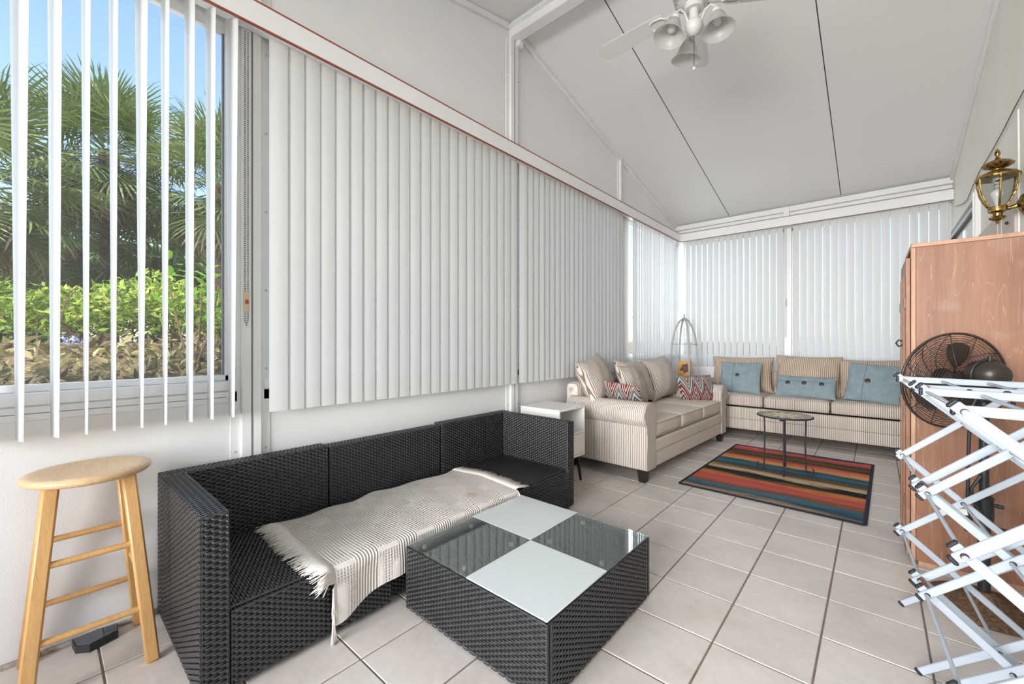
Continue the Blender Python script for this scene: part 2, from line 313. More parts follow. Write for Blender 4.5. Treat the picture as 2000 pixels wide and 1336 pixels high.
# ------------------------------------------------------------------ mesh builder
def vec(*a): return np.array(a, float)
def unit(a): a = np.asarray(a, float); return a/max(1e-12, np.linalg.norm(a))
class MB:
    def __init__(s): s.v = []; s.f = []; s.m = []
    def add(s, vs, fs, m=0):
        b = len(s.v); s.v.extend([tuple(map(float, p)) for p in vs])
        for f in fs: s.f.append(tuple(b+i for i in f)); s.m.append(m)
        return s
    def obox(s, c, U, V, W, bev=0., m=0):
        c, U, V, W = map(lambda q: np.asarray(q, float), (c, U, V, W))
        if bev <= 0:
            vs = [c+a*U+b*V+d*W for a in (-1, 1) for b in (-1, 1) for d in (-1, 1)]
            fs = [(0, 1, 3, 2), (4, 6, 7, 5), (0, 4, 5, 1), (2, 3, 7, 6), (0, 2, 6, 4), (1, 5, 7, 3)]
            return s.add(vs, fs, m)
        lu, lv, lw = (np.linalg.norm(q) for q in (U, V, W)); bev = min(bev, .49*2*min(lu, lv, lw))
        bu, bv, bw = U*(bev/lu), V*(bev/lv), W*(bev/lw)
        idx = {}; vs = []
        for a in (-1, 1):
            for b in (-1, 1):
                for d in (-1, 1):
                    p = c+a*U+b*V+d*W
                    for k, q in enumerate((p-b*bv-d*bw, p-a*bu-d*bw, p-a*bu-b*bv)):
                        idx[(a, b, d, k)] = len(vs); vs.append(q)
        fs = []
        for sg in (-1, 1):
            o = 1 if sg > 0 else -1
            q = [(-1, -1), (1, -1), (1, 1), (-1, 1)][::o]
            fs.append([idx[(sg, x, y, 0)] for x, y in q]); fs.append([idx[(x, sg, y, 1)] for x, y in q[::-1]]); fs.append([idx[(x, y, sg, 2)] for x, y in q])
        for a in (-1, 1):
            for b in (-1, 1):
                e = [idx[(a, b, -1, 0)], idx[(a, b, 1, 0)], idx[(a, b, 1, 1)], idx[(a, b, -1, 1)]]; fs.append(e if a*b < 0 else e[::-1])
                e = [idx[(a, -1, b, 0)], idx[(a, 1, b, 0)], idx[(a, 1, b, 2)], idx[(a, -1, b, 2)]]; fs.append(e[::-1] if a*b < 0 else e)
                e = [idx[(-1, a, b, 1)], idx[(1, a, b, 1)], idx[(1, a, b, 2)], idx[(-1, a, b, 2)]]; fs.append(e if a*b < 0 else e[::-1])
                for d in (-1, 1):
                    t = [idx[(a, b, d, 0)], idx[(a, b, d, 1)], idx[(a, b, d, 2)]]; fs.append(t if a*b*d > 0 else t[::-1])
        return s.add(vs, fs, m)
    def box(s, x0, x1, y0, y1, z0, z1, bev=0., m=0):
        return s.obox(((x0+x1)/2, (y0+y1)/2, (z0+z1)/2), ((x1-x0)/2, 0, 0), (0, (y1-y0)/2, 0), (0, 0, (z1-z0)/2), bev, m)
    def bar(s, p0, p1, w, t, side, bev=0., m=0):
        p0, p1 = np.asarray(p0, float), np.asarray(p1, float); d = unit(p1-p0); sd = np.asarray(side, float)
        sd = unit(sd-d*(sd@d)); n = np.cross(d, sd)
        return s.obox((p0+p1)/2, (p1-p0)/2, sd*t/2, n*w/2, bev, m)
    def tube(s, pts, r, n=8, m=0, closed=False, caps=True):
        P = [np.asarray(p, float) for p in pts]; k = len(P)
        rr = r if isinstance(r, (list, tuple)) else [r]*k
        tan = []
        for i in range(k):
            if closed: t = P[(i+1) % k]-P[i-1]
            else: t = P[min(i+1, k-1)]-P[max(i-1, 0)]
            tan.append(unit(t))
        a = np.array((0, 0, 1.)) if abs(tan[0][2]) < .9 else np.array((1., 0, 0))
        u = unit(np.cross(tan[0], a)); vs = []
        for i in range(k):
            u = unit(u-tan[i]*(u@tan[i])); w = np.cross(tan[i], u)
            for j in range(n):
                an = 2*PI*j/n; vs.append(P[i]+rr[i]*(math.cos(an)*u+math.sin(an)*w))
        fs = []
        for i in range(k if closed else k-1):
            i2 = (i+1) % k
            for j in range(n): j2 = (j+1) % n; fs.append((i*n+j, i*n+j2, i2*n+j2, i2*n+j))
        if not closed and caps: fs.append(tuple(range(n))[::-1]); fs.append(tuple((k-1)*n+j for j in range(n)))
        return s.add(vs, fs, m)
    def lathe(s, prof, n=24, c=(0, 0, 0), m=0, mat=None, cap=True):
        vs = []
        for r, z in prof:
            for j in range(n):
                a = 2*PI*j/n; p = np.array((r*math.cos(a), r*math.sin(a), z))
                if mat is not None: p = mat@p
                vs.append(p+np.asarray(c, float))
        fs = []
        for i in range(len(prof)-1):
            for j in range(n): j2 = (j+1) % n; fs.append((i*n+j, i*n+j2, (i+1)*n+j2, (i+1)*n+j))
        if cap: fs.append(tuple(range(n))[::-1]); fs.append(tuple((len(prof)-1)*n+j for j in range(n)))
        return s.add(vs, fs, m)
    def grid(s, fn, nu, nv, m=0, closeu=False):
        vs = [fn(i/nu, j/nv) for j in range(nv+1) for i in range(nu+1)]
        fs = [(j*(nu+1)+i, j*(nu+1)+i+1, (j+1)*(nu+1)+i+1, (j+1)*(nu+1)+i) for j in range(nv) for i in range(nu)]
        return s.add(vs, fs, m)
    def prism(s, poly, ext, m=0):
        k = len(poly); e = np.asarray(ext, float); a = [np.asarray(p, float) for p in poly]
        vs = a+[p+e for p in a]
        fs = [tuple(range(k))[::-1], tuple(range(k, 2*k))]+[(i, (i+1) % k, k+(i+1) % k, k+i) for i in range(k)]
        return s.add(vs, fs, m)
    def sphere(s, c, r, n=12, k=8, m=0, sz=1.):
        return s.lathe([(max(1e-4, r*math.sin(PI*i/k)), -r*sz*math.cos(PI*i/k)) for i in range(k+1)], n, c, m)
    def rbox(s, c, h, r, crown=0., m=0, ts=(-1, -.95, -.84, -.55, -.2, .2, .55, .84, .95, 1)):
        c = np.asarray(c, float); h = np.asarray(h, float); idx = {}; vs = []; fs = []
        def pt(q):
            p0 = q*h; cl = np.clip(p0, -(h-r), h-r); d = p0-cl; l = np.linalg.norm(d)
            p = cl+(d/l*r if l > 1e-9 else 0)
            if q[2] > .5: p[2] += crown*(1-q[0]**2)*(1-q[1]**2)
            key = tuple(np.round(p, 5))
            if key not in idx: idx[key] = len(vs); vs.append(p+c)
            return idx[key]
        L = len(ts)
        for ax in range(3):
            for sg in (-1, 1):
                o = [(ax+1) % 3, (ax+2) % 3]
                def q(i, j):
                    z = np.zeros(3); z[ax] = sg; z[o[0]] = ts[i]; z[o[1]] = ts[j]; return z
                for i in range(L-1):
                    for j in range(L-1):
                        f = [pt(q(i, j)), pt(q(i+1, j)), pt(q(i+1, j+1)), pt(q(i, j+1))]
                        if sg < 0: f = f[::-1]
                        f2 = []
                        for a in f:
                            if a not in f2: f2.append(a)
                        if len(f2) > 2: fs.append(f2)
        return s.add(vs, fs, m)
    def pillow(s, w, h, t, n=18, m=0, pinch=.06, wr=0., seed=0):
        rg = np.random.default_rng(seed); ph = rg.uniform(0, 6, 6)
        for sg in (1, -1):
            def fn(a, b):
                u = math.sin((a-.5)*PI); v = math.sin((b-.5)*PI)
                x = w/2*u*(1-pinch*(1-v*v)*u*u); y = h/2*v*(1-pinch*(1-u*u)*v*v)
                e = max(0., (1-u*u)*(1-v*v)); z = t/2*(e**.50)
                if wr: z += wr*(e**.3)*(math.sin(11*u+ph[0]+3*v)*math.sin(7*v+ph[1])+.6*math.sin(17*v+5*u+ph[2]))*.5
                return (x, y, sg*z) if sg > 0 else (x, y, -z)
            b0 = len(s.f); s.grid(fn, n, n, m)
            if sg < 0: s.f[b0:] = [f[::-1] for f in s.f[b0:]]
        return s
    def weave(s, o, u, v, w, h, p=.0195, r=.0100, A=.0021, m=0):
        o, u, v = (np.asarray(q, float) for q in (o, u, v)); n = np.cross(u, v)
        nr = max(1, round(h/r)); r = h/nr; nu = max(4, 4*round(w/p)); k = np.arange(nu+1); pat = np.array([1, .85, 1, .9, .5, -2.0, -2.0, .5])
        base = len(s.v); uu = (k*w/nu)[:, None]*u
        for j in range(nr):
            d = A*pat[(k+(4 if j % 2 else 0)) % 8]*np.where((k == 0) | (k == nu), 0., 1.)
            for off, bl in ((-.41, -.0007), (0., .0007), (.41, -.0007)):
                s.v.extend(map(tuple, o+uu+v*((j+.5+off)*r)+(d+bl+.0012)[:, None]*n))
        K = nu+1
        for j in range(nr):
            for q in range(2):
                a = base+(j*3+q)*K
                s.f.extend([(a+i, a+i+1, a+K+i+1, a+K+i) for i in range(nu)]); s.m.extend([m]*nu)
        return s
    def wbox(s, x0, x1, y0, y1, z0, z1, faces='xXyYZ', edges=True):
        i = .0025; s.box(x0+i, x1-i, y0+i, y1-i, z0+i, z1-i, .004, 1)
        X, Y, Z = vec(1, 0, 0), vec(0, 1, 0), vec(0, 0, 1)
        if 'x' in faces: s.weave((x0, y1, z0), -Y, Z, y1-y0, z1-z0)
        if 'X' in faces: s.weave((x1, y0, z0), Y, Z, y1-y0, z1-z0)
        if 'y' in faces: s.weave((x0, y0, z0), X, Z, x1-x0, z1-z0)
        if 'Y' in faces: s.weave((x1, y1, z0), -X, Z, x1-x0, z1-z0)
        if 'Z' in faces:
            if x1-x0 > y1-y0: s.weave((x1, y0, z1), Y, -X, y1-y0, x1-x0)
            else: s.weave((x0, y0, z1), X, Y, x1-x0, y1-y0)
        if edges:
            e = .004
            for x in (x0+e, x1-e):
                for y in (y0+e, y1-e): s.tube([(x, y, z0), (x, y, z1)], .005, 6)
            for z in (z1-e,):
                for y in (y0+e, y1-e): s.tube([(x0, y, z), (x1, y, z)], .005, 6)
                for x in (x0+e, x1-e): s.tube([(x, y0, z), (x, y1, z)], .005, 6)
        return s

ORG = {}
def mesh_of(mb, mats, smooth, off=None):
    me = bpy.data.meshes.new('m'); v = np.array(mb.v, float)
    if off is not None and len(v): v = v-np.array(off)
    me.from_pydata(v.tolist(), [], mb.f)
    for k in (mats if isinstance(mats, (list, tuple)) else [mats]): me.materials.append(k)
    me.polygons.foreach_set('material_index', mb.m)
    if smooth is not None:
        me.polygons.foreach_set('use_smooth', [True]*len(me.polygons))
        if smooth < 180: me.set_sharp_from_angle(angle=math.radians(smooth))
    me.update(); return me
def link(name, data, parent=None):
    o = bpy.data.objects.new(name, data); COL.objects.link(o)
    if parent is not None: o.parent = parent
    return o
def thing(name, label, cat, loc=(0, 0, 0), rot=(0, 0, 0), group=None, kind=None):
    o = link(name, None); o.location = loc; o.rotation_euler = rot; o.empty_display_size = .1
    tag(o, label, cat, group, kind); ORG[o.name] = np.array(loc, float); return o
def tag(o, label=None, cat=None, group=None, kind=None):
    if label: o['label'] = label
    if cat: o['category'] = cat
    if group: o['group'] = group
    if kind: o['kind'] = kind
    return o
def part(name, mb, mats, parent, smooth=40, world=True, label=None, kind=None):
    """mesh child; mb in world axes unless world=False (then in the thing's own frame)"""
    off = ORG.get(parent.name) if world else None
    o = link(name, mesh_of(mb, mats, smooth, off), parent); ORG[o.name] = ORG.get(parent.name, np.zeros(3))
    if label: o['label'] = label
    if kind: o['kind'] = kind
    return o
def solo(name, mb, mats, label, cat=None, loc=(0, 0, 0), smooth=40, group=None, kind=None):
    o = link(name, mesh_of(mb, mats, smooth, loc)); o.location = loc; ORG[o.name] = np.array(loc, float)
    return tag(o, label, cat, group, kind)
def struct(name, mb, mats, label=None, smooth=40): return solo(name, mb, mats, label, None, kind='structure', smooth=smooth)
def clone(src, parent, loc=None, rot=None, name=None):
    c = src.copy(); COL.objects.link(c); c.parent = parent
    if loc is not None: c.location = loc
    if rot is not None: c.rotation_euler = rot
    return c

# ------------------------------------------------------------------ room shell
XR, YB, YF, SL, ZR = 3.13, 4.18, -4.50, .2335, 4.09
def ceil_z(y): return ZR-SL*abs(y)
# floor: grout bed with every tile its own piece
fl = struct('floor', MB().box(-.06, XR+.1, YF-.05, YB+.06, -.12, -.004), grout, 'beige ceramic tile floor with brown grout lines')
TS, G = .333, .0035
xs = [0]+[.2997+TS*k for k in range(9)]+[XR]; tmesh = None
for i in range(len(xs)-1):
    for j in range(-10, 13):
        y0, y1 = max(TS*j, -3.55), min(TS*(j+1), YB)
        if y1-y0 < .03: continue
        full = abs(xs[i+1]-xs[i]-TS) < 1e-3 and abs(y1-y0-TS) < 1e-3
        cx, cyy = (xs[i]+xs[i+1])/2, (y0+y1)/2
        if full and tmesh: o = link('tile', tmesh, fl)
        else:
            hx, hy = (xs[i+1]-xs[i])/2-G, (y1-y0)/2-G
            me = mesh_of(MB().box(-hx, hx, -hy, hy, -.012, 0, .0022), tile_m, None)
            o = link('tile', me, fl)
            if full: tmesh = me
        o.location = (cx, cyy, RNG.uniform(-.0006, .0004)); ORG[o.name] = np.zeros(3)
# left wall: knee wall and gable, windows between the posts
def gable_poly(x, y0, y1, z0):
    ys = [y0, y1]+([0] if y0 < 0 < y1 else [])
    top = sorted(set(ys), reverse=True)
    return [(x, y0, z0), (x, y1, z0)]+[(x, y, ceil_z(y)+.02) for y in top]
wl = MB(); wl.box(-.07, 0, YF, YB+.07, -.12, .985); wl.prism(gable_poly(-.07, YF, YB+.07, 2.84), (.07, 0, 0))
wall_l = struct('wall_left', wl, wall_white, 'white embossed panel wall under and above the blinds')
posts = [-4.2, -2.09, 0, 2.11]
for yp in posts:
    zt = ceil_z(yp) if yp else 3.96
    w = .047
    mb = MB().box(-.07, .026, yp-w, yp+w, 0, zt, .004); part('post', mb, white_paint, wall_l)
    mb = MB().box(-.005, .0275, yp-.004, yp+.004, 0, zt-.01); part('post_groove', mb, gasket, wall_l)
    mb = MB().box(-.005, .006, yp-w-.045, yp+w+.045, 0, zt-.03, .002); part('post_flange', mb, white_paint, wall_l)
    for z in np.arange(.25, zt, .42):
        for s_ in (-1, 1):
            part('screw', MB().sphere((.007, yp+s_*(w+.025), z), .006, 8, 4), screw_mat, wall_l)
for a, b in ((YF, -2.15), (-2.03, -.06), (.06, 2.05), (2.17, YB)):
    part('sill_rail', MB().box(-.02, .012, a, b, .985, 1.035, .004), white_paint, wall_l)
    part('lower_rail', MB().box(-.02, .006, a, b, .925, .982, .003), white_paint, wall_l)
    part('rail_groove', MB().box(-.01, .0063, a+.05, b-.05, .952, .955), gasket, wall_l)
    for y in np.arange(a+.35, b, .6):
        part('screw', MB().sphere((.008, y, .966), .006, 8, 4), screw_mat, wall_l); part('screw', MB().sphere((.008, y, .940), .006, 8, 4), screw_mat, wall_l)
for (y0, y1) in ((YF, -.06), (.06, 2.06), (2.16, YB-.02)):
    mb = MB().bar((.012, y0, ceil_z(y0)-.03), (.012, y1, ceil_z(y1)-.03), .055, .024, (1, 0, 0), .004); part('gable_channel', mb, white_paint, wall_l)
    for t in np.arange(.12, 1, .17):
        y = y0+(y1-y0)*t; part('screw', MB().sphere((.026, y, ceil_z(y)-.045), .005, 8, 4), screw_mat, wall_l)
part('jamb_panel', MB().box(-.06, .004, 2.15, 2.335, .985, 2.86, .002), white_paint, wall_l)
part('dirt_line', MB().box(-.002, .014, -3.3, -2.0, 0, .018, .004), dirt_mat, wall_l, label='dark dirt along the foot of the wall')
def window(n, y0, y1, label):
    w = struct('window_%d' % n, MB().box(-.052, -.018, y0, y1, 1.035, 1.065, .003).box(-.052, -.018, y0, y1, 2.80, 2.86, .003).box(-.052, -.018, y0, y0+.035, 1.035, 2.86, .003).box(-.052, -.018, y1-.035, y1, 1.035, 2.86, .003), white_paint, label)
    part('gasket', MB().box(-.045, -.026, y1-.043, y1-.035, 1.06, 2.80).box(-.045, -.026, y0+.035, y0+.043, 1.06, 2.80), gasket, w)
    part('pane', MB().box(-.038, -.034, y0+.036, y1-.036, 1.066, 2.80), pane_m, w, None)
window(1, -4.15, -2.165, 'open view window with white frame behind the spread slats')
window(2, -2.02, -.06, 'window behind the closed blind above the black wicker sofa')
window(3, .06, 2.05, 'window behind the closed blind above the white nightstand')
window(4, 2.33, YB-.02, 'bright window behind the blind by the far corner')
# back wall
wb = MB(); wb.box(-.07, XR+.1, YB, YB+.07, -.12, .985).box(-.07, XR+.1, YB, YB+.07, 2.84, 3.25)
wall_b = struct('wall_back', wb, wall_white, 'white panel wall at the far end below and above the blinds')
part('post', MB().box(1.485, 1.575, YB-.03, YB+.07, 0, 3.10, .004), white_paint, wall_b)
part('post_bracket', MB().box(1.495, 1.565, 4.03, 4.045, 2.98, 3.10, .003), white_paint, wall_b)
part('post', MB().box(0, .05, YB-.02, YB+.07, 0, 3.0, .004), white_paint, wall_b)
part('post', MB().box(XR-.05, XR, YB-.02, YB+.07, 0, 3.0, .004), white_paint, wall_b)
part('eave_beam', MB().box(0, XR, 4.045, YB, 3.045, 3.118, .005), white_paint, wall_b)
part('header', MB().box(0, XR, 4.085, YB, 2.95, 3.044, .004), white_paint, wall_b)
part('header_groove', MB().box(0, XR, 4.083, 4.09, 2.995, 2.999), gasket, wall_b)
for k, (x0, x1) in enumerate(((.05, 1.485), (1.575, XR-.05))):
    mb = MB().box(x0, x1, YB+.018, YB+.052, .985, 1.03, .003).box(x0, x1, YB+.018, YB+.052, 2.80, 2.86, .003).box(x0, x0+.035, YB+.018, YB+.052, 1.0, 2.86, .003).box(x1-.035, x1, YB+.018, YB+.052, 1.0, 2.86, .003)
    w = struct('window_%d' % (5+k), mb, white_paint, ['far wall window behind the striped blind left of the centre post', 'far wall window behind the blind right of the centre post'][k])
    part('pane', MB().box(x0+.036, x1-.036, YB+.034, YB+.038, 1.03, 2.80), pane_m, w, None)
# right wall (house side)
wr_ = MB().prism(gable_poly(XR, YF, YB+.07, -.12), (.12, 0, 0))
wall_r = struct('wall_right', wr_, stucco, 'rough painted stucco house wall on the right')
for (y0, y1) in ((YF, -.06), (.06, YB-.05)):
    mb = MB().bar((XR-.012, y0, ceil_z(y0)-.035), (XR-.012, y1, ceil_z(y1)-.035), .066, .026, (1, 0, 0), .004); part('wall_channel', mb, white_paint, wall_r)
# end wall behind the camera with a wide opening made up to admit the fill lamp
we = MB().box(-.07, XR+.12, YF-.07, YF, -.12, .45).box(-.07, .65, YF-.07, YF, .45, 3.1).box(2.95, XR+.12, YF-.07, YF, .45, 3.1).box(-.07, XR+.12, YF-.07, YF, 2.95, 3.3)
struct('wall_front', we, wall_white, 'white end wall with a wide opening added for the fill light')
# ceiling panels, both slopes
cl = MB()
for sg in (1, -1):
    ye = (YB+.3) if sg > 0 else -(YF-.3)
    cl.prism([(-.3, 0, ZR+.03), (-.3, sg*ye, ceil_z(ye)+.03), (-.3, sg*ye, ceil_z(ye)+.13), (-.3, 0, ZR+.13)], (XR+.7, 0, 0))
ceil = struct('ceiling', cl, ceil_white, 'sloping white panel ceiling with thin dark seams')
for sg in (1, -1):
    for x0, x1 in ((0, .7965), (.7995, 2.1235), (2.1265, XR)):
        ye = YB if sg > 0 else -YF
        nrm = vec(0, sg*SL, 1); mb = MB()
        pts = [(x0, 0, ZR), (x1, 0, ZR), (x1, sg*ye, ceil_z(ye)), (x0, sg*ye, ceil_z(ye))]
        mb.prism(pts if sg > 0 else pts[::-1], (0, 0, .028)); part('ceiling_panel', mb, ceil_white, ceil, None)
    for x in (.798, 2.125):
        part('seam', MB().bar((x, sg*.06, ceil_z(.06)+.006), (x, sg*4.05, ceil_z(4.05)+.006), .012, .008, (1, 0, 0)), dark_gap, ceil)
ridge = struct('trim_1', MB().box(0, XR, -.05, .05, 3.95, 4.12, .004), white_paint, 'white ridge beam along the top of the sloping ceiling')
part('beam_lip', MB().box(0, XR, .05, .085, 4.02, 4.035, .002), white_paint, ridge)
part('beam_lip', MB().box(0, XR, -.085, -.05, 4.02, 4.035, .002), white_paint, ridge)
part('bracket', MB().box(.026, .07, .02, .075, 3.90, 3.95, .004), white_paint, ridge)

# ------------------------------------------------------------------ valance around two walls
val = thing('valance', 'long white valance with dark red edges running around the corner above the blinds', 'valance', (.1, 3.9, 2.83))
def corner_path(x, y, r, z, n=8):
    return [(x, -4.45, z), (x, y-r, z)]+[(x+r-r*math.cos(a), y-r+r*math.sin(a), z) for a in np.linspace(0, PI/2, n)[1:]]+[(XR-.005, y, z)]
def sweep(path, z0, z1, t):
    mb = MB(); n = len(path); P = [np.array(p, float) for p in path]; vs = []
    for i in range(n):
        d = unit(P[min(i+1, n-1)]-P[max(i-1, 0)]); nn = np.array((-d[1], d[0], 0))
        for q, zz in ((0, z0), (0, z1), (1, z1), (1, z0)):
            p = P[i]+nn*t*q; vs.append((p[0], p[1], zz))
    fs = [(i*4+k, (i+1)*4+k, (i+1)*4+(k+1) % 4, i*4+(k+1) % 4) for i in range(n-1) for k in range(4)]
    return mb.add(vs, fs+[(3, 2, 1, 0), tuple((n-1)*4+k for k in range(4))])
VX, VY, VR = .118, 3.945, .07
pth = corner_path(VX, VY, VR, 0)
part('fascia', sweep(pth, 2.832, 2.952, .012), white_paint, val, 30)
e1 = [p for p in pth if p[1] <= VY-VR+.001]; e2 = pth[len(e1)-1:]
for z in (2.828, 2.951):
    q = [(p[0]+.0025, p[1]+.0, 0) for p in e1]; part('edge_strip', sweep(q, z-.001, z+.007, .012), redline, val, None, label='dark red edge')
    q = [(p[0], p[1]-.001, 0) for p in e2]; part('edge_strip', sweep(q, z, z+.005, .012), brownline, val, None, label='dark brown edge')
part('head_rail', MB().box(.035, .085, -4.4, VY, 2.84, 2.875, .003), white_paint, val); part('head_rail', MB().box(.05, XR-.01, 4.03, 4.08, 2.84, 2.875, .003), white_paint, val)
part('mounting_board', MB().box(0, .110, -4.4, VY+.1, 2.905, 2.925), white_paint, val); part('mounting_board', MB().box(.1, XR, VY+.012, 4.08, 2.905, 2.925), white_paint, val)

# ------------------------------------------------------------------ vertical blinds: every vane is a piece
VW, VZ0, VZ1 = .089, .862, 2.842
def vane_mesh(z0=VZ0, z1=VZ1, twist=0.):
    mb = MB(); n, nz = 6, 6; t = .0010
    for sg in (1, -1):
        def fn(a, b):
            u = a-.5; zz = z0+(z1-z0)*b; x = VW*u; y = .0042*(1-(2*u)**2)+sg*t/2
            an = twist*(b-.5); return (x*math.cos(an)-y*math.sin(an), x*math.sin(an)+y*math.cos(an), zz)
        b0 = len(mb.f); mb.grid(fn, n, nz)
        if sg < 0: mb.f[b0:] = [f[::-1] for f in mb.f[b0:]]
    K = (n+1)*(nz+1)
    for j in range(nz):
        for i in (0, n):
            a, b_ = j*(n+1)+i, (j+1)*(n+1)+i; f = (a, b_, K+b_, K+a); mb.f.append(f if i else f[::-1]); mb.m.append(0)
    for i in range(n):
        a, b_ = i, i+1; mb.f.append((a, K+a, K+b_, b_)); mb.m.append(0)
    return mesh_of(mb, vane_m, 60)
vmesh = [vane_mesh(), vane_mesh(twist=.20), vane_mesh(twist=.38)]
vshort = vane_mesh(.99)
def blind(label, poses, meshes, chain=None, tagz=None, grp=None):
    b = thing('vertical_blind', label, 'blind', (poses[0][0], poses[0][1], 0))
    for k, (x, y, a) in enumerate(poses):
        o = link('vane', meshes[k % len(meshes)], b); o.location = (x-poses[0][0], y-poses[0][1], 0); o.rotation_euler = (0, 0, a)
    if chain:
        cx, cyy, z0 = chain; mb = MB()
        for dx in (-.007, .007):
            for z in np.arange(z0, 2.83, .011):
                p = (cx, cyy+dx*min(1, (z-z0)*40), z) if abs(cx) < .3 else (cx+dx*min(1, (z-z0)*40), cyy, z)
                mb.add([np.array(p)+q for q in (vec(.0036, 0, 0), vec(-.0036, 0, 0), vec(0, .0036, 0), vec(0, -.0036, 0), vec(0, 0, .004), vec(0, 0, -.004))], [(0, 2, 4), (2, 1, 4), (1, 3, 4), (3, 0, 4), (2, 0, 5), (1, 2, 5), (3, 1, 5), (0, 3, 5)])
        part('bead_chain', mb, chain_mat, b, label='dark bead chain loop')
        tg = part('cord_tag', MB().box(cx-.006, cx+.006, cyy-.011, cyy+.011, tagz-.055, tagz+.055, .003), beige_tag, b, label='beige cord weight with a small red print')
        part('print', MB().box(cx-.0065, cx+.0066, cyy-.008, cyy+.008, tagz-.012, tagz+.010), M('red print', (.5, .06, .05), .5), tg)
    return b
B1y = [-2.956-.085*0, -2.871, -2.782, -2.697, -2.616, -2.528, -2.448, -2.359, -2.278, -2.191]
B1a = [26, 25, 20, 10, 9, 12, 6, 10, 9, 12]
# opened flat side-on to the glass: the vane runs mostly away from the wall
blind('opened vertical blind with spread white slats before the garden window', [(.062, y, math.radians(180+a)) for y, a in zip(B1y, B1a)], [vmesh[1], vmesh[2], vmesh[1], vmesh[1]], (.034, -2.118, 1.32), 1.44)
blind('closed blind with wide white slats behind the black wicker sofa', [(.062, -1.975+.0868*k, math.radians(270-7+RNG.uniform(-2.5, 2.5))) for k in range(23)], [vmesh[0]], (.034, -.015, 1.28), 1.475)
blind('closed blind with white slats above the nightstand and striped sofa', [(.062, .075+.0868*k, math.radians(270-12+RNG.uniform(-3, 3))) for k in range(23)], [vmesh[0]], (.034, 2.075, 1.25), 1.46)
blind('brightly backlit blind on the left wall by the far corner', [(.062, 2.375+.0795*k, math.radians(270+3+RNG.uniform(-6, 6))) for k in range(21)], [vshort, vshort])
blind('far wall blind behind the white trellis, left of the centre post', [(.115+.0835*k, 4.062, math.radians(180-25+RNG.uniform(-5, 4))) for k in range(17)], [vmesh[0]], (1.515, 4.095, 1.30), 1.79)
blind('far wall blind right of the centre post above the blue pillows', [(1.64+.0835*k, 4.062, math.radians(180-25-(9 if k > 13 else 0)+RNG.uniform(-4, 4))) for k in range(18)], [vmesh[0]])
cordmb = MB(); cordmb.tube([(.07, 2.28, 2.80), (.072, 2.28, 1.9), (.074, 2.27, 1.72), (.08, 2.30, 1.60), (.075, 2.27, 1.50), (.07, 2.22, 1.45)], .003, 6)
solo('blind_cord', cordmb, white_lam, 'thin white loose cord hanging beside the far window post', 'cord', (.07, 2.28, 1.45))

# ------------------------------------------------------------------ black wicker sectional: three modules
WM = [wicker_m, wick_core]
def wicker_module(label, y0, y1, arm, xf=.772, dx=0., zt=.640):
    t = thing('wicker_sofa_module', label, 'sofa', (.03, y0, 0), group='black wicker sofa modules')
    AT = .085; a0 = y0+(AT if arm < 0 else 0); a1 = y1-(AT if arm > 0 else 0); g = .003
    b = MB().wbox(.03+dx, .125+dx, y0+g, y1-g, .02, zt, 'xXyYZ'); part('backrest', b, WM, t)
    s = MB().wbox(.128+dx, xf-.012, a0+.004, a1-.004, .215, .298, 'yYZ'); part('seat', s, WM, t)
    f = MB().wbox(xf-.075, xf, a0+.006, a1-.006, .022, .287, 'XyYZ'); part('front_skirt', f, WM, t)
    if arm:
        q0, q1 = (y0+g, a0) if arm < 0 else (a1, y1-g)
        part('arm', MB().wbox(.127+dx, xf+.004, q0, q1, .02, .642, 'XyYZ'), WM, t)
    for px in (.07, xf-.06):
        for py in (y0+.06, y1-.06): part('foot', MB().lathe([(.014, 0), (.016, .004), (.016, .03)], 10, (px, py, 0)), black_plastic, t)
    return t
wicker_module('black wicker sofa module with left arm, next to the wooden stool', -2.470, -1.735, -1)
wicker_module('armless middle module of the black wicker sofa under the throw', -1.730, -.930, 0, .735, .0, .630)
wicker_module('black wicker sofa module with right arm, beside the white nightstand', -.920, -.190, 1, .772, .014, .645)

# cream throw over the seat
th = thing('throw_blanket', 'cream woven throw with fringed ends draped over the black wicker seat', 'blanket', (.17, -2.03, 0))
def throw_pt(a, b):
    y = -2.03+1.19*b; xb = .17+.02*math.sin(9*b)+.015*math.sin(23*b)
    hang = .155+.05*math.exp(-((b-.0)/.10)**2)-.075*max(0, b-.25)+.014*math.sin(14*b+1)
    L1 = .782-xb; tot = L1+.03+hang; s = a*tot
    wr = .004*math.sin(31*b+4*a)+.003*math.sin(17*a+9*b)
    if s < L1: x, z = xb+s, .306+.5*wr+.002
    elif s < L1+.03:
        an = (s-L1)/.03*PI/2; x, z = .782+.019*math.sin(an), .306-.019+.019*math.cos(an)
    else: x, z = .801+.010*math.sin(26*b+1)*min(1, (s-L1-.03)/.08), .287-(s-L1-.03)
    y += .018*(1-a)*math.sin(5*a) + (.05*(a-.5) if b < .02 else 0)*0
    return (x, y+.012*math.sin(7*a+2)*(1-2*b), z)
mb = MB(); mb.grid(throw_pt, 44, 70); b0 = len(mb.f)
mb.grid(lambda a, b: tuple(np.array(throw_pt(a, b))+((0, 0, -.005) if a < .82 else (-.004, 0, 0))), 44, 70); mb.f[b0:] = [f[::-1] for f in mb.f[b0:]]
part('cloth', mb, throw_m, th, 180)
mb = MB(); rg = random.Random(3)
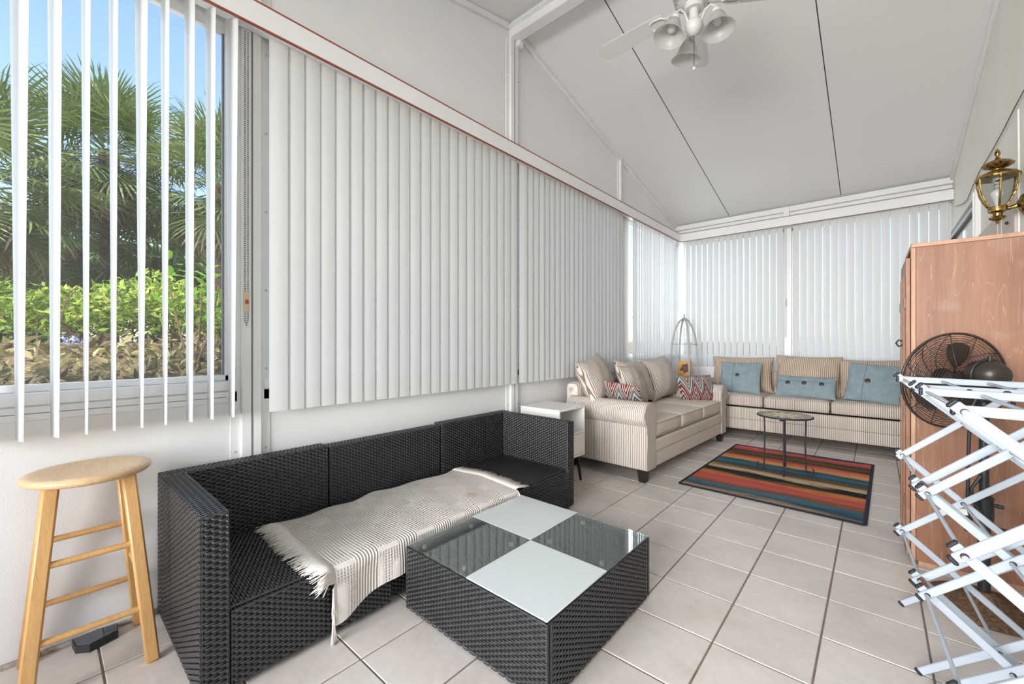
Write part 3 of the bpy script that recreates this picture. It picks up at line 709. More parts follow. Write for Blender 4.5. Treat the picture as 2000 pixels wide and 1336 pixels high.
for end in (0, 1):
    for k in range(420):
        a = (k+.5)/420; p = np.array(throw_pt(a, float(end))); hang_ = a > .80
        ln = rg.uniform(.07, .115); dy = (-1 if end == 0 else 1)
        if hang_: q = [p, p+vec(.004, dy*.012, -.02), p+vec(rg.uniform(-.004, .012), dy*rg.uniform(0, .02), -ln)]
        else: q = [p, p+vec(rg.uniform(-.006, .006), dy*.03, .004), p+vec(rg.uniform(-.02, .03), dy*ln, -.004+rg.uniform(0, .006))]
        if a > .74 and not hang_: q[2] = q[2]+vec(.03, 0, -.0)
        mb.tube(q, [.0022, .0030, .0012], 4)
part('fringe', mb, fringe_m, th, 180, kind='stuff')

# ------------------------------------------------------------------ coffee table
ct = thing('coffee_table', 'square black wicker coffee table with checkered glass top', 'table', (1.245, -1.295, 0))
X0, X1, Y0, Y1, ZT = .845, 1.648, -1.708, -.882, .290
mb = MB().wbox(X0, X1, Y0, Y0+.03, .012, ZT, 'yY').wbox(X0, X1, Y1-.03, Y1, .012, ZT, 'yY').wbox(X0, X0+.03, Y0+.03, Y1-.03, .012, ZT, 'xX').wbox(X1-.03, X1, Y0+.03, Y1-.03, .012, ZT, 'xX')
part('body', mb, WM, ct)
part('inner_top', MB().wbox(X0+.03, X1-.03, Y0+.03, Y1-.03, .24, .276, 'Z', False), WM, ct)
mx, my = (X0+X1)/2, (Y0+Y1)/2
for (a0, a1, b0, b1, mt, lb) in ((X0, mx, Y0, my, smoke_m, 'clear glass square'), (mx, X1, my, Y1, smoke_m, 'clear glass square'), (X0, mx, my, Y1, frost_m, 'frosted white glass square'), (mx, X1, Y0, my, frost_m, 'frosted white glass square')):
    part('glass_square', MB().box(a0+.001, a1-.001, b0+.001, b1-.001, .2955, .3005, .001), mt, ct, label=lb)
for px, py in ((X0+.06, Y0+.06), (mx-.07, Y0+.06), (mx-.06, my-.07), (X0+.06, my-.06), (X1-.06, Y1-.06), (mx+.07, Y1-.06), (mx+.06, my+.07), (X1-.06, my+.06)):
    part('suction_pad', MB().lathe([(.012, .278), (.012, .290), (.009, .2945)], 14, (px, py, 0)), M('clear yellow pad', (.40, .37, .20), .25), ct)

# ------------------------------------------------------------------ wooden bar stool
st = thing('bar_stool', 'honey coloured wooden bar stool with round seat against the left wall', 'stool', (.205, -2.695, 0))
SX, SY, SZ = .205, -2.695, .752
part('seat', MB().lathe([(.02, SZ-.034), (.150, SZ-.034), (.170, SZ-.028), (.180, SZ-.017), (.178, SZ-.007), (.166, SZ-.001), (.145, SZ), (.10, SZ-.005), (.03, SZ-.008)], 40, (SX, SY, 0)), birch_seat, st, 60)
tops = {}; feet = {}
for sx in (-1, 1):
    for sy in (-1, 1):
        T_, F_ = vec(SX+sx*.098, SY+sy*.10, SZ-.03), vec(SX+sx*.163, SY+sy*.163, 0); tops[sx, sy] = T_; feet[sx, sy] = F_
        part('leg', MB().bar(F_, T_, .042, .032, (1, 0, 0), .006), birch_v, st)
def onleg(sx, sy, z): t = z/(SZ-.03); return feet[sx, sy]*(1-t)+tops[sx, sy]*t
for sx, zs in ((1, (.21, .46)), (-1, (.22, .47))):
    for z in zs: part('rung', MB().tube([onleg(sx, -1, z), onleg(sx, 1, z)], .0115, 10), birch_v, st)
for sy in (-1, 1):
    for z in (.33,): part('rung', MB().tube([onleg(-1, sy, z), onleg(1, sy, z)], .0115, 10), birch_v, st)
# small black wedge box on the floor by the wall
bt = thing('bait_box', 'small black plastic box lying on the floor under the stool', 'box', (.07, -2.665, 0))
pl = [(.035, -2.735), (.095, -2.728), (.128, -2.690), (.098, -2.605), (.038, -2.600), (.026, -2.66)]
mb = MB(); mb.prism([(x, y, .001) for x, y in pl], (0, 0, .030)); part('body', mb, black_plastic, bt)
c_ = vec(.072, -2.668); mb = MB(); mb.prism([(c_[0]+(x-c_[0])*.93, c_[1]+(y-c_[1])*.93, .031) for x, y in pl], (0, 0, .004)); part('lid', mb, M('grey black lid', (.10, .105, .12), .4), bt)
part('lid_window', MB().box(.05, .088, -2.640, -2.612, .0352, .0362), M('dark grey inset', (.06, .065, .07), .4), bt)
part('lid_ridge', MB().box(.045, .10, -2.650, -2.645, .0352, .037), black_plastic, bt)

# ------------------------------------------------------------------ white nightstand
ns = thing('nightstand', 'white nightstand with open cubby and drawer on black tapered legs', 'nightstand', (.31, .2, 0))
A0, A1, C0, C1, Z0, Z1 = .10, .515, -.005, .395, .232, .668; T = .018
part('top', MB().box(A0, A1, C0, C1, Z1-T, Z1, .002), white_lam, ns)
part('side_panel', MB().box(A0, A1, C0, C0+T, Z0, Z1-T, .002), white_lam, ns); part('side_panel', MB().box(A0, A1, C1-T, C1, Z0, Z1-T, .002), white_lam, ns)
part('back_panel', MB().box(A0, A0+.01, C0+T, C1-T, Z0, Z1-T), white_lam, ns); part('bottom_panel', MB().box(A0, A1, C0+T, C1-T, Z0, Z0+T), white_lam, ns)
part('shelf', MB().box(A0, A1-.004, C0+T, C1-T, .430, .446, .001), white_lam, ns)
dr = part('drawer', MB().box(A1-.022, A1-.002, C0+T+.002, C1-T-.002, Z0+T+.002, .427, .002), white_lam, ns)
part('pull', MB().box(A1-.002, A1+.003, .185, .212, .385, .412, .002), chrome, dr, label='small square metal pull')
part('cam_lock', MB().lathe([(.007, 0), (.007, .004)], 10, (.44, .33, Z1-T-.004)), dark_gap, ns)
for x, y, dx, dy in ((A1-.05, C1-.05, .025, .02), (A1-.05, C0+.05, .025, -.02), (A0+.05, C1-.05, -.02, .02), (A0+.05, C0+.05, -.02, -.02)):
    part('leg', MB().tube([(x, y, Z0), (x+dx, y+dy, 0)], [.020, .011], 12), black_wood, ns)

# ------------------------------------------------------------------ striped sofas
def sofa(label, loc, rz, L, seat_z, seat_m, rail_m, arm_m, back_m, backs, arms=(-1, 1), front_m=None):
    t = thing('striped_sofa', label, 'sofa', loc, (0, 0, rz))
    D = .46; zb = .115; AW = .21
    P = lambda n, mb, m, par=None, sm=40, lb=None: part(n, mb, m, par or t, sm, False, lb)
    P('frame', MB().rbox((0, .02, (zb+.36)/2), (L/2-.08, D-.03, (.36-zb)/2), .02), rail_m)
    P('front_rail', MB().rbox((0, -D+.035, .305+(seat_z-.52)/2), (L/2-AW+.01, .035, .055+(seat_z-.52)/2), .012), rail_m)
    P('front_skirt', MB().rbox((0, -D+.045, (zb+.25)/2), (L/2-AW+.012, .038, (.25-zb)/2), .012), rail_m)
    n = 3; w = (L-2*AW)/n
    for k in range(n):
        x = -L/2+AW+w*(k+.5)
        c = P('seat_cushion', MB().rbox((x, -.075, seat_z-.075), (w/2-.003, D-.08, .070), .035, .018), seat_m)
        hx, hy, r = w/2-.004, D-.08, .03
        for zz in (seat_z-.018, seat_z-.135):
            pts = []
            for cx_, cy_, a0 in ((hx-r, hy-r, 0), (-hx+r, hy-r, PI/2), (-hx+r, -hy+r, PI), (hx-r, -hy+r, 1.5*PI)):
                pts += [(x+cx_+r*math.cos(a0+q), -.075+cy_+r*math.sin(a0+q), zz) for q in (0, PI/6, PI/3, PI/2)]
            P('piping', MB().tube(pts, .0035, 5, closed=True), piping_m, c)
    P('back_frame', MB().rbox((0, D-.09, .47), (L/2-.10, .085, .36), .05), back_m)
    for k, (x, y, z, w_, h_, t_, tilt, roll, yaw) in enumerate(backs):
        b = P('back_cushion', MB().pillow(w_, h_, t_, 24, 0, .09, .016, k+3), back_m)
        b.location = (x, y, z); b.rotation_euler = (Matrix.Rotation(yaw, 3, 'Z') @ Matrix.Rotation(PI/2-tilt, 3, 'X') @ Matrix.Rotation(roll, 3, 'Z')).to_euler()
    for s in arms:
        xo = L/2-.045; xi = L/2-AW; rc = (L/2-.10, .590); R_ = .112
        prof = [(xi, zb), (xi, .52)]+[(rc[0]+R_*math.cos(a), rc[1]+R_*math.sin(a)) for a in np.linspace(PI*1.02, -PI*.33, 15)]+[(xo, .475), (xo+.006, .40), (xo, zb)]
        y0, y1 = -D+.01, D-.10
        def ext(mb, y0, y1, grow=0., m=0):
            vs = [(s*x, y0, z) for x, z in prof]+[(s*x, y1, z) for x, z in prof]; k = len(prof)
            fs = [(i, (i+1) % k, k+(i+1) % k, k+i) for i in range(k)]+[tuple(range(k))[::-1], tuple(range(k, 2*k))]
            if s > 0: fs = [f[::-1] for f in fs]
            return mb.add(vs, fs, m)
        P('arm', ext(MB(), y0, y1), arm_m)
        a = P('arm_front_panel', ext(MB(), y0-.012, y0), front_m or back_m)
        P('piping', MB().tube([(s*x, y0-.004, z) for x, z in prof], .0045, 6), piping_m, a)
        for yy in (-D+.06, D-.10):
            f = MB(); q = .042; x = s*(L/2-.09); f.add([(x-q, yy-q, zb+.01), (x+q, yy-q, zb+.01), (x+q, yy+q, zb+.01), (x-q, yy+q, zb+.01), (x-.028, yy-.028, 0), (x+.028, yy-.028, 0), (x+.028, yy+.028, 0), (x-.028, yy+.028, 0)], [(0, 3, 2, 1)[::-1], (4, 5, 6, 7)[::-1], (0, 1, 5, 4)[::-1], (1, 2, 6, 5)[::-1], (2, 3, 7, 6)[::-1], (3, 0, 4, 7)[::-1]])
            P('foot', f, black_wood)
    return t
sofa('beige striped sofa along the left wall behind the white nightstand', (.566, 1.7455, 0), math.radians(88.0), 2.27, .520, plain_b, plain_b, str_y, str_x,
     [(-.82, .22, .865, .70, .46, .25, .40, .14, .20), (-.02, .20, .78, .66, .50, .26, .36, -.05, .0), (.64, .20, .78, .74, .54, .30, .34, .06, -.04), (-.33, .07, .77, .50, .47, .20, .38, .02, .10)])
sofa('beige striped sofa along the far wall with blue pillows', (1.742, 3.575, 0), 0, 2.42, .556, str_x, str_x, str_y, tan_x,
     [(-.70, .15, .785, .78, .50, .30, .28, .0, .05), (.06, .12, .80, .72, .53, .32, .30, -.02, 0), (.72, .15, .785, .74, .50, .30, .28, .02, 0)])

# ------------------------------------------------------------------ loose pillows
def pillow_thing(name, label, loc, rotm, w, h, t, m, seed, pinch=.05):
    p = thing(name, label, 'pillow', loc, rotm.to_euler()); part('cover', MB().pillow(w, h, t, 22, 0, pinch, .006, seed), m, p, 180, False); return p
RZ = lambda a: Matrix.Rotation(a, 3, 'Z')
RX = lambda a: Matrix.Rotation(a, 3, 'X')
RY = lambda a: Matrix.Rotation(a, 3, 'Y')
def surf_z(x, y, w, h, t): return t/2*max(0, (1-(2*x/w)**2)*(1-(2*y/h)**2))**.50
def button(p, x, y, w, h, t):
    b = part('button', MB().lathe([(.004, .004), (.022, .004), (.026, 0), (.022, -.006), (.005, -.006)][::-1], 16, (x, y, surf_z(x, y, w, h, t)+.004)), button_m, p, 50, False, 'dark round button')
    return b
def seamline(p, pts, w, h, t):
    part('seam', MB().tube([(x, y, surf_z(x, y, w, h, t)+.001) for x, y in pts], .0035, 6), seam_m, p, 60, False)
rot = RZ(math.radians(2)) @ RX(math.radians(68))
p = pillow_thing('throw_pillow', 'square blue pillow with one button at left end of the far sofa', (1.09, 3.41, .755), rot, .50, .44, .15, blue_m, 1)
button(p, -.02, .01, .5, .44, .15); seamline(p, [(-.075, y) for y in np.linspace(-.205, .205, 14)], .5, .44, .15)
p = pillow_thing('throw_pillow', 'long blue lumbar pillow with three dark buttons in the middle of the sofa', (1.815, 3.35, .678), RZ(math.radians(-3)) @ RX(math.radians(64)), .62, .28, .14, blue_m, 2)
for x in (-.17, .0, .17): button(p, x, .03, .62, .28, .14)
seamline(p, [(x, .055) for x in np.linspace(-.27, .27, 16)], .62, .28, .14)
p = pillow_thing('throw_pillow', 'square blue pillow with one button beside the wooden cabinet', (2.455, 3.37, .765), RZ(math.radians(-6)) @ RX(math.radians(68)) @ RZ(math.radians(-5)), .50, .46, .15, blue_m, 5)
button(p, -.05, .0, .5, .46, .15); seamline(p, [(-.085, y) for y in np.linspace(-.215, .215, 14)], .5, .46, .15)
p = pillow_thing('throw_pillow', 'multicolour chevron pillow leaning on near arm of the left sofa', (.54, .97, .690), RZ(math.radians(172)) @ RX(math.radians(50)) @ RZ(math.radians(7)), .56, .40, .14, chev_m, 7)
p = pillow_thing('throw_pillow', 'multicolour chevron pillow propped at the far arm of the left sofa', (.80, 2.54, .665), RZ(math.radians(56)) @ RX(math.radians(70)), .50, .33, .15, chev_m, 9)

# ------------------------------------------------------------------ rug
rg_ = thing('area_rug', 'multicolour striped area rug with navy binding under the round iron table', 'rug', (1.815, 1.755, 0), (0, 0, math.radians(-1.0)))
HX, HY = .615, .915
mb = MB(); mb.grid(lambda a, b: ((a-.5)*2*(HX-.012), (b-.5)*2*(HY-.012), .008+.0015*math.sin(9*a+4)*math.sin(7*b)), 20, 28); part('pile', mb, rug_m, rg_, 180, False)
mb = MB()
for k in range(4):
    if k % 2: mb.box(-HX, HX, (k-2)*HY-.012, (k-2)*HY+.012, .0005, .0105, .003)
    else: mb.box((k-1)*HX-.012, (k-1)*HX+.012, -HY, HY, .0005, .0105, .003)
mb.box(-HX, HX, -HY, HY, .0005, .004)
part('binding', mb, rug_edge, rg_, 40, False)

# ------------------------------------------------------------------ round iron side table
it = thing('side_table', 'round iron side table with painted sunflower top standing on the rug', 'table', (1.822, 1.805, .0105))
zt = .535
part('top', MB().lathe([(.01, zt-.012), (.215, zt-.012), (.218, zt-.006), (.216, zt), (.01, zt)], 48), ttop_m, it, 40, False)
part('rim', MB().tube([(.219*math.cos(a), .219*math.sin(a), zt-.007) for a in np.linspace(0, 2*PI, 49)[:-1]], .0085, 8, closed=True), dark_iron, it, 60, False)
for k in range(4):
    a = math.radians(-84+90*k); u = vec(math.cos(a), math.sin(a), 0); r0 = .165
    pts = [u*r0+vec(0, 0, zt-.015), u*(r0-.006)+vec(0, 0, .30), u*r0+vec(0, 0, .05)]
    pts += [u*(r0+.030-.030*math.cos(q))+vec(0, 0, .037-.030*math.sin(q)) for q in np.linspace(.3, 4.2, 12)]
    part('leg', MB().tube(pts, .0065, 8), dark_iron, it, 60, False)
for k in range(2):
    a = math.radians(-84+90*k); u = vec(math.cos(a), math.sin(a), 0)*.162
    part('stretcher', MB().tube([-u+vec(0, 0, .15), u+vec(0, 0, .15)], .0045, 6), dark_iron, it, 60, False)
part('knot', MB().sphere((0, 0, .15), .014, 10, 6), dark_iron, it, 60, False)
part('rosette', MB().lathe([(.003, -.006), (.018, -.004), (.02, .0), (.003, .006)], 10, (.0, -.165, zt-.03)), dark_iron, it, 60, False)

# ------------------------------------------------------------------ white trellis with painting
trel_m = M('greyish white painted metal', (.46, .46, .46), .45, var=.15, vs=12)
tr = thing('trellis_stand', 'white domed trellis plant stand in the far corner', 'plant stand', (.305, 3.56, 0))
for k in range(4):
    a = math.radians(38.8)+k*PI/2; u = vec(math.cos(a), math.sin(a), 0)
    pts = [u*.215+vec(0, 0, 0), u*.205+vec(0, 0, .7), u*.185+vec(0, 0, 1.15), u*.16+vec(0, 0, 1.32), u*.125+vec(0, 0, 1.44), u*.07+vec(0, 0, 1.54), u*.012+vec(0, 0, 1.59)]
    part('leg', MB().tube(pts, .0145, 8), trel_m, tr, 60, False)
part('ring', MB().tube([(.18*math.cos(a), .18*math.sin(a), 1.20) for a in np.linspace(0, 2*PI, 33)[:-1]], .007, 6, closed=True), trel_m, tr, 60, False)
part('shelf', MB().lathe([(.01, .715), (.195, .715), (.195, .733), (.01, .733)], 32), trel_m, tr, 40, False)
part('finial', MB().lathe([(.003, 1.585), (.013, 1.60), (.007, 1.612), (.011, 1.63), (.004, 1.655)], 10), M('grey finial', (.35, .35, .36), .4), tr, 60, False)
pa = thing('canvas_painting', 'small orange canvas with a dark animal shape standing in the trellis', 'painting', (.345, 3.47, .734), (math.radians(-6), 0, math.radians(10)))
part('canvas', MB().box(-.095, .095, -.012, .012, 0, .215, .003), paint_m, pa, 40, False)
part('easel_back', MB().box(-.02, .02, .013, .075, 0, .01).bar((0, .015, .18), (0, .075, .003), .03, .008, (1, 0, 0)), white_lam, pa, 40, False)

# ------------------------------------------------------------------ wooden cabinet
cb = thing('wooden_cabinet', 'tall reddish oak cabinet standing at the right wall', 'cabinet', (2.86, .75, 0), (0, 0, math.radians(.4)))
W_ = lambda x, y, z: (x-2.86, y-.75, z)
def cbx(n, x0, x1, y0, y1, z0, z1, m, bev=.002, par=None): return part(n, MB().box(x0-2.86, x1-2.86, y0-.75, y1-.75, z0, z1, bev), m, par or cb, 40, False)
CX0, CX1, CY0, CY1, CZ = 2.612, 3.11, .365, .87, 1.775
cbx('side_panel', CX0+.020, CX1, CY0, CY0+.018, .03, CZ-.022, cab_m); cbx('side_panel', CX0+.020, CX1, CY1-.018, CY1, .03, CZ-.022, cab_m)
cbx('top_panel', CX0, CX1, CY0-.004, CY1+.004, CZ-.022, CZ, cab_edge); cbx('bottom_panel', CX0+.02, CX1, CY0+.02, CY1-.02, .06, .08, cab_edge)
cbx('back_panel', CX1-.008, CX1, CY0+.02, CY1-.02, .06, CZ-.02, cab_edge)
cbx('edge_stile', CX0+.001, CX0+.020, CY0-.002, CY0+.045, .012, CZ-.023, cab_edge); cbx('edge_stile', CX0+.001, CX0+.020, CY1-.045, CY1+.002, .012, CZ-.023, cab_edge)
cbx('foot_block', CX0+.03, CX1, CY0+.01, CY0+.05, 0, .03, cab_edge); cbx('foot_block', CX0+.03, CX1, CY1-.05, CY1-.01, 0, .03, cab_edge)
ym = (CY0+CY1)/2
for k, (a, b) in enumerate(((CY0+.012, ym-.002), (ym+.002, CY1-.012))):
    d = cbx('door', CX0-.020, CX0-.001, a, b, .05, CZ-.075, cab_m)
    cbx('door_moulding', CX0-.026, CX0-.020, a+.05, b-.05, .12, CZ-.16, cab_edge, .004, d)
    yy = b-.03 if k == 0 else a+.03
    pts = [W_(CX0-.022, yy, 1.235), W_(CX0-.040, yy, 1.245), W_(CX0-.052, yy, 1.225), W_(CX0-.040, yy, 1.205), W_(CX0-.022, yy, 1.215)]
    part('ring_pull', MB().tube(pts, .004, 6), dark_iron, d, 60, False)
    for z in (.35, .85, 1.45):
        yh = a+.006 if k == 0 else b-.006; cbx('hinge', CX0-.027, CX0-.019, yh-.006, yh+.006, z-.03, z+.03, bronze, .002, d)
# white bin on the floor behind the cabinet
wbn = thing('storage_bin', 'white plastic bin on the floor behind the wooden cabinet', 'bin', (2.86, 1.62, 0))
mb = MB(); mb.add([(2.66, 1.30, .01), (3.06, 1.30, .01), (3.06, 1.96, .01), (2.66, 1.96, .01), (2.632, 1.27, .30), (3.09, 1.27, .30), (3.09, 1.99, .30), (2.632, 1.99, .30)], [(0, 3, 2, 1), (4, 5, 6, 7), (0, 1, 5, 4), (1, 2, 6, 5), (2, 3, 7, 6), (3, 0, 4, 7)]); part('body', mb, white_lam, wbn)
part('lid', MB().box(2.622, 3.10, 1.26, 2.0, .30, .325, .006), white_lam, wbn)
for x in (2.69, 3.02):
    for y in (1.34, 1.92): part('foot', MB().lathe([(.015, 0), (.017, .012)], 10, (x, y, 0)), blk_rubber, wbn)

# ------------------------------------------------------------------ ceiling fan with light kit
FX, FY = 1.575, 0.0
cf = thing('ceiling_fan', 'white ceiling fan with three frosted bell shades hanging from the ridge', 'ceiling fan', (FX, FY, 3.95))
def L(mb, name, m, par=None, sm=50, lb=None): return part(name, mb, m, par or cf, sm, True, lb)
L(MB().lathe([(.012, 3.89), (.05, 3.90), (.065, 3.93), (.065, 3.95)], 24, (FX, FY, 0)), 'canopy', fan_white)
L(MB().tube([(FX, FY, 3.60), (FX, FY, 3.91)], .013, 12), 'downrod', fan_white)
L(MB().lathe([(.03, 3.61), (.075, 3.60), (.115, 3.575), (.128, 3.54), (.128, 3.50), (.118, 3.465), (.085, 3.445), (.06, 3.44)][::-1], 32, (FX, FY, 0)), 'motor_housing', fan_white)
for k in range(14):
    a = 2*PI*k/14; u = vec(math.cos(a), math.sin(a), 0); L(MB().bar(vec(FX, FY, 3.448)+u*.070, vec(FX, FY, 3.461)+u*.112, .006, .004, (0, 0, 1)), 'vent_slot', dark_gap)
L(MB().lathe([(.058, 3.40), (.060, 3.445), (.05, 3.45)], 24, (FX, FY, 0)), 'switch_housing', fan_white)
L(MB().lathe([(.008, 3.235), (.030, 3.245), (.052, 3.275), (.056, 3.305), (.045, 3.325), (.030, 3.335), (.028, 3.40), (.02, 3.405)], 24, (FX, FY, 0)), 'light_fitter', fan_white)
for k in range(5):
    a = math.radians(176-72*k); u = vec(math.cos(a), math.sin(a), 0); n_ = vec(-math.sin(a), math.cos(a), 0); tw = math.radians(13)
    c0 = vec(FX, FY, 3.445); W = n_*math.cos(tw)+vec(0, 0, 1)*math.sin(tw); nrm = np.cross(u, W)
    out = []
    for r, w in ((.20, .048), (.24, .056), (.40, .064), (.58, .070), (.655, .067), (.69, .052), (.705, .030)): out.append((r, w))
    poly = [c0+u*r+W*w for r, w in out]+[c0+u*r-W*w for r, w in out[::-1]]
    b = L(MB().prism([p-nrm*.003 for p in poly], nrm*.006), 'blade', fan_white)
    br = MB()
    br.bar(c0+u*.09+vec(0, 0, .005), c0+u*.20-nrm*.006, .030, .006, (0, 0, 1), .002)
    for sg in (1, -1): br.tube([c0+u*.17+vec(0, 0, -.006), c0+u*.215+W*.034*sg-nrm*.007, c0+u*.27+W*.040*sg-nrm*.007, c0+u*.295+W*.025*sg-nrm*.007], .006, 6)
    L(br, 'bracket', fan_white, b)
for k in range(3):
    a = math.radians(-2+120*k); u = vec(math.cos(a), math.sin(a), 0); o = vec(FX, FY, 0)
    pts = [o+u*.045+vec(0, 0, 3.31), o+u*.070+vec(0, 0, 3.365), o+u*.105+vec(0, 0, 3.380), o+u*.132+vec(0, 0, 3.355), o+u*.137+vec(0, 0, 3.32)]
    L(MB().tube(pts, .0065, 8), 'lamp_arm', fan_white)
    ax = unit(u*.20+vec(-.10, -.12, -1)); side = unit(np.cross(ax, vec(u[1], -u[0], 0))); e2_ = np.cross(ax, side)
    R3 = np.array([side, e2_, ax]).T; base = o+u*.137+vec(0, 0, 3.335)
    L(MB().lathe([(.012, -.005), (.022, .0), (.026, .015), (.022, .025), (.03, .036), (.032, .044)], 20, base, 0, R3), 'socket', fan_white)
    prof = [(.031, .036), (.042, .050), (.054, .080), (.063, .110), (.078, .140), (.098, .158), (.0965, .1585), (.0765, .139), (.061, .109), (.052, .079), (.040, .050), (.029, .037)]
    L(MB().lathe(prof, 32, base, 0, R3, False), 'glass_shade', shade_m)
    L(MB().lathe([(.006, .035), (.013, .045), (.016, .06), (.026, .085), (.028, .098), (.022, .113), (.004, .122)], 16, base, 0, R3), 'bulb', M('frosted bulb glass', (.62, .63, .63), .25))
L(MB().tube([(FX, FY, 3.24), (FX+.002, FY, 3.03)], .0022, 6), 'pull_chain', chain_mat, lb='dark pull chain with white knob')
L(MB().sphere((FX+.002, FY, 3.02), .011, 10, 8), 'pull_knob', fan_white)

# ------------------------------------------------------------------ brass wall lantern
LX, LY = 3.022, 1.0
wlr = thing('wall_lantern', 'worn brass carriage lantern mounted on the stucco wall above the cabinet', 'lantern', (XR, LY, 2.05))
def Q(mb, name, m, sm=50, lb=None, par=None): return part(name, mb, m, par or wlr, sm, True, lb)
RM = np.array([(0, 0, -1.), (0, 1., 0), (1., 0, 0)])
Q(MB().lathe([(.058, .0), (.062, -.008), (.055, -.018), (.035, -.024), (.02, -.034)][::-1], 28, (XR, LY, 2.045), 0, np.array([(0, 0, 1.), (0, 1., 0), (-1., 0, 0)]).T@np.diag([1, 1, -1])), 'wall_plate', brass)
Q(MB().tube([(XR-.02, LY, 2.045), (XR-.05, LY, 2.035), (LX+.03, LY, 2.03), (LX, LY, 2.03)], [.018, .012, .010, .014], 12), 'arm', brass)
Q(MB().lathe([(.006, 1.945), (.010, 1.955), (.006, 1.962), (.034, 1.975), (.038, 1.985), (.020, 1.995), (.022, 2.01), (.040, 2.02), (.042, 2.045), (.035, 2.05)], 24, (LX, LY, 0)), 'base_cup', brass)
HEX = [(.040, 2.05), (.060, 2.085), (.078, 2.13), (.087, 2.18), (.090, 2.225)]
for k in range(6):
    a = math.radians(30+60*k); Q(MB().tube([(LX+r*math.cos(a), LY+r*math.sin(a), z) for r, z in HEX], .0048, 6), 'rib', brass)
    a2 = a+PI/3; mb = MB(); vs = []
    for r, z in HEX:
        for q in (a, a2): vs.append((LX+r*.985*math.cos(q), LY+r*.985*math.sin(q), z))
    mb.add(vs, [(2*i, 2*i+1, 2*i+3, 2*i+2) for i in range(4)]); Q(mb, 'glass_pane', lant_m, 180)
Q(MB().lathe([(.094, 2.222), (.096, 2.230), (.080, 2.248), (.05, 2.262), (.024, 2.268), (.024, 2.276), (.050, 2.286), (.066, 2.296), (.070, 2.302), (.055, 2.318), (.025, 2.332), (.008, 2.338)], 28, (LX, LY, 0)), 'roof', brass)
Q(MB().lathe([(.004, 2.336), (.012, 2.342), (.006, 2.35), (.008, 2.356), (.014, 2.368), (.010, 2.385), (.002, 2.40)], 14, (LX, LY, 0)), 'finial', brass)
Q(MB().lathe([(.012, 2.05), (.014, 2.075), (.022, 2.10), (.030, 2.125), (.028, 2.14), (.018, 2.152), (.003, 2.157)], 16, (LX, LY, 0)), 'bulb', M('white bulb', (.78, .78, .80), .3))
coil = [(LX+.018*math.cos(t), LY+.018*math.sin(t), 2.155+.004*t/1.2) for t in np.linspace(0, 5*2*PI, 60)]
Q(MB().tube([(p[0], p[1], min(p[2], 2.22)) for p in coil], .0035, 6), 'coil', M('white coil', (.7, .7, .72), .3))
Q(MB().tube([(LX, LY, 1.945), (LX+.001, LY, 1.86)], .0012, 5), 'pull_string', beige_tag)
# thin cables on the stucco wall
wy = [(3.118, .90, 2.70), (3.118, 1.162, 2.692), (3.118, 1.491, 2.666), (3.118, 1.91, 2.652), (3.118, 2.319, 2.655), (3.118, 2.683, 2.619), (3.118, 2.96, 2.578), (3.118, 3.204, 2.60), (3.118, 3.73, 2.70)]
solo('thin_cable', MB().tube(wy, .0035, 6), M('dark cable', (.14, .13, .10), .6), 'thin dark cable sagging across the stucco wall to the valance', 'cable', (3.118, 2.3, 2.6))
solo('power_cord', MB().tube([(3.122, 1.113, 2.65), (3.122, 1.10, 2.38), (3.12, 1.09, 2.2), (3.12, 1.085, 2.0), (3.118, 1.075, 1.80)], .005, 6), white_lam, 'white power cord running down the stucco wall beside the lantern', 'cord', (3.12, 1.09, 1.8))
# sliding door on the house wall
d1 = MB().box(XR-.03, XR+.01, 2.46, 3.93, 2.38, 2.47, .004).box(XR-.03, XR+.01, 3.86, 3.93, 0, 2.38, .004)
door = struct('door_1', d1, bronze, 'sliding glass door with dark bronze frame in the right wall')
part('track', MB().box(XR-.035, XR-.028, 2.46, 3.86, 2.395, 2.412), dark_gap, door); part('track_lip', MB().box(XR-.045, XR-.03, 2.46, 3.86, 2.372, 2.39, .002), alu, door)
part('pane', MB().box(XR-.014, XR-.010, 2.48, 3.86, .05, 2.38), pane_m, door, None); part('jamb', MB().box(XR-.035, XR+.005, 2.385, 2.46, 0, 2.52, .005), white_paint, door)
part('jamb_stop', MB().box(XR-.045, XR-.03, 2.40, 2.425, 0, 2.50, .003), white_paint, door)
part('side_panel', MB().box(XR-.02, XR+.004, 1.14, 2.385, 0, 2.12, .003), pinkgrey, door); part('panel_joint', MB().box(XR-.022, XR-.018, 1.48, 1.49, 0, 2.12), white_paint, door)
part('panel_knob', MB().sphere((XR-.026, 1.30, 2.0), .010, 10, 6), brass, door)

# ------------------------------------------------------------------ pedestal fan
pf = thing('pedestal_fan', 'dark bronze pedestal fan with round wire grille in front of the cabinet', 'fan', (2.845, .055, 0))
def Fp(mb, name, m, sm=50, lb=None, par=None): return part(name, mb, m, par or pf, sm, True, lb)
BX, BY = 2.845, .055
Fp(MB().lathe([(.195, .0), (.198, .012), (.190, .022), (.14, .032), (.07, .045), (.035, .075), (.03, .085)], 40, (BX, BY, 0)), 'base', rust_m, lb='rusty brown round base')
Fp(MB().tube([(BX, BY, .08), (BX, BY, .50)], .0215, 16), 'lower_pole', black_plastic); Fp(MB().tube([(BX, BY, .5), (BX, BY, .98)], .0165, 16), 'upper_pole', black_plastic)
co_ = Fp(MB().lathe([(.024, .40), (.031, .405), (.033, .44), (.030, .50), (.033, .515), (.024, .525)], 20, (BX, BY, 0)), 'collar', black_plastic)
Fp(MB().tube([(BX+.03, BY-.02, .49), (BX+.055, BY-.03, .49)], .009, 8), 'clamp_knob', black_plastic, par=co_)
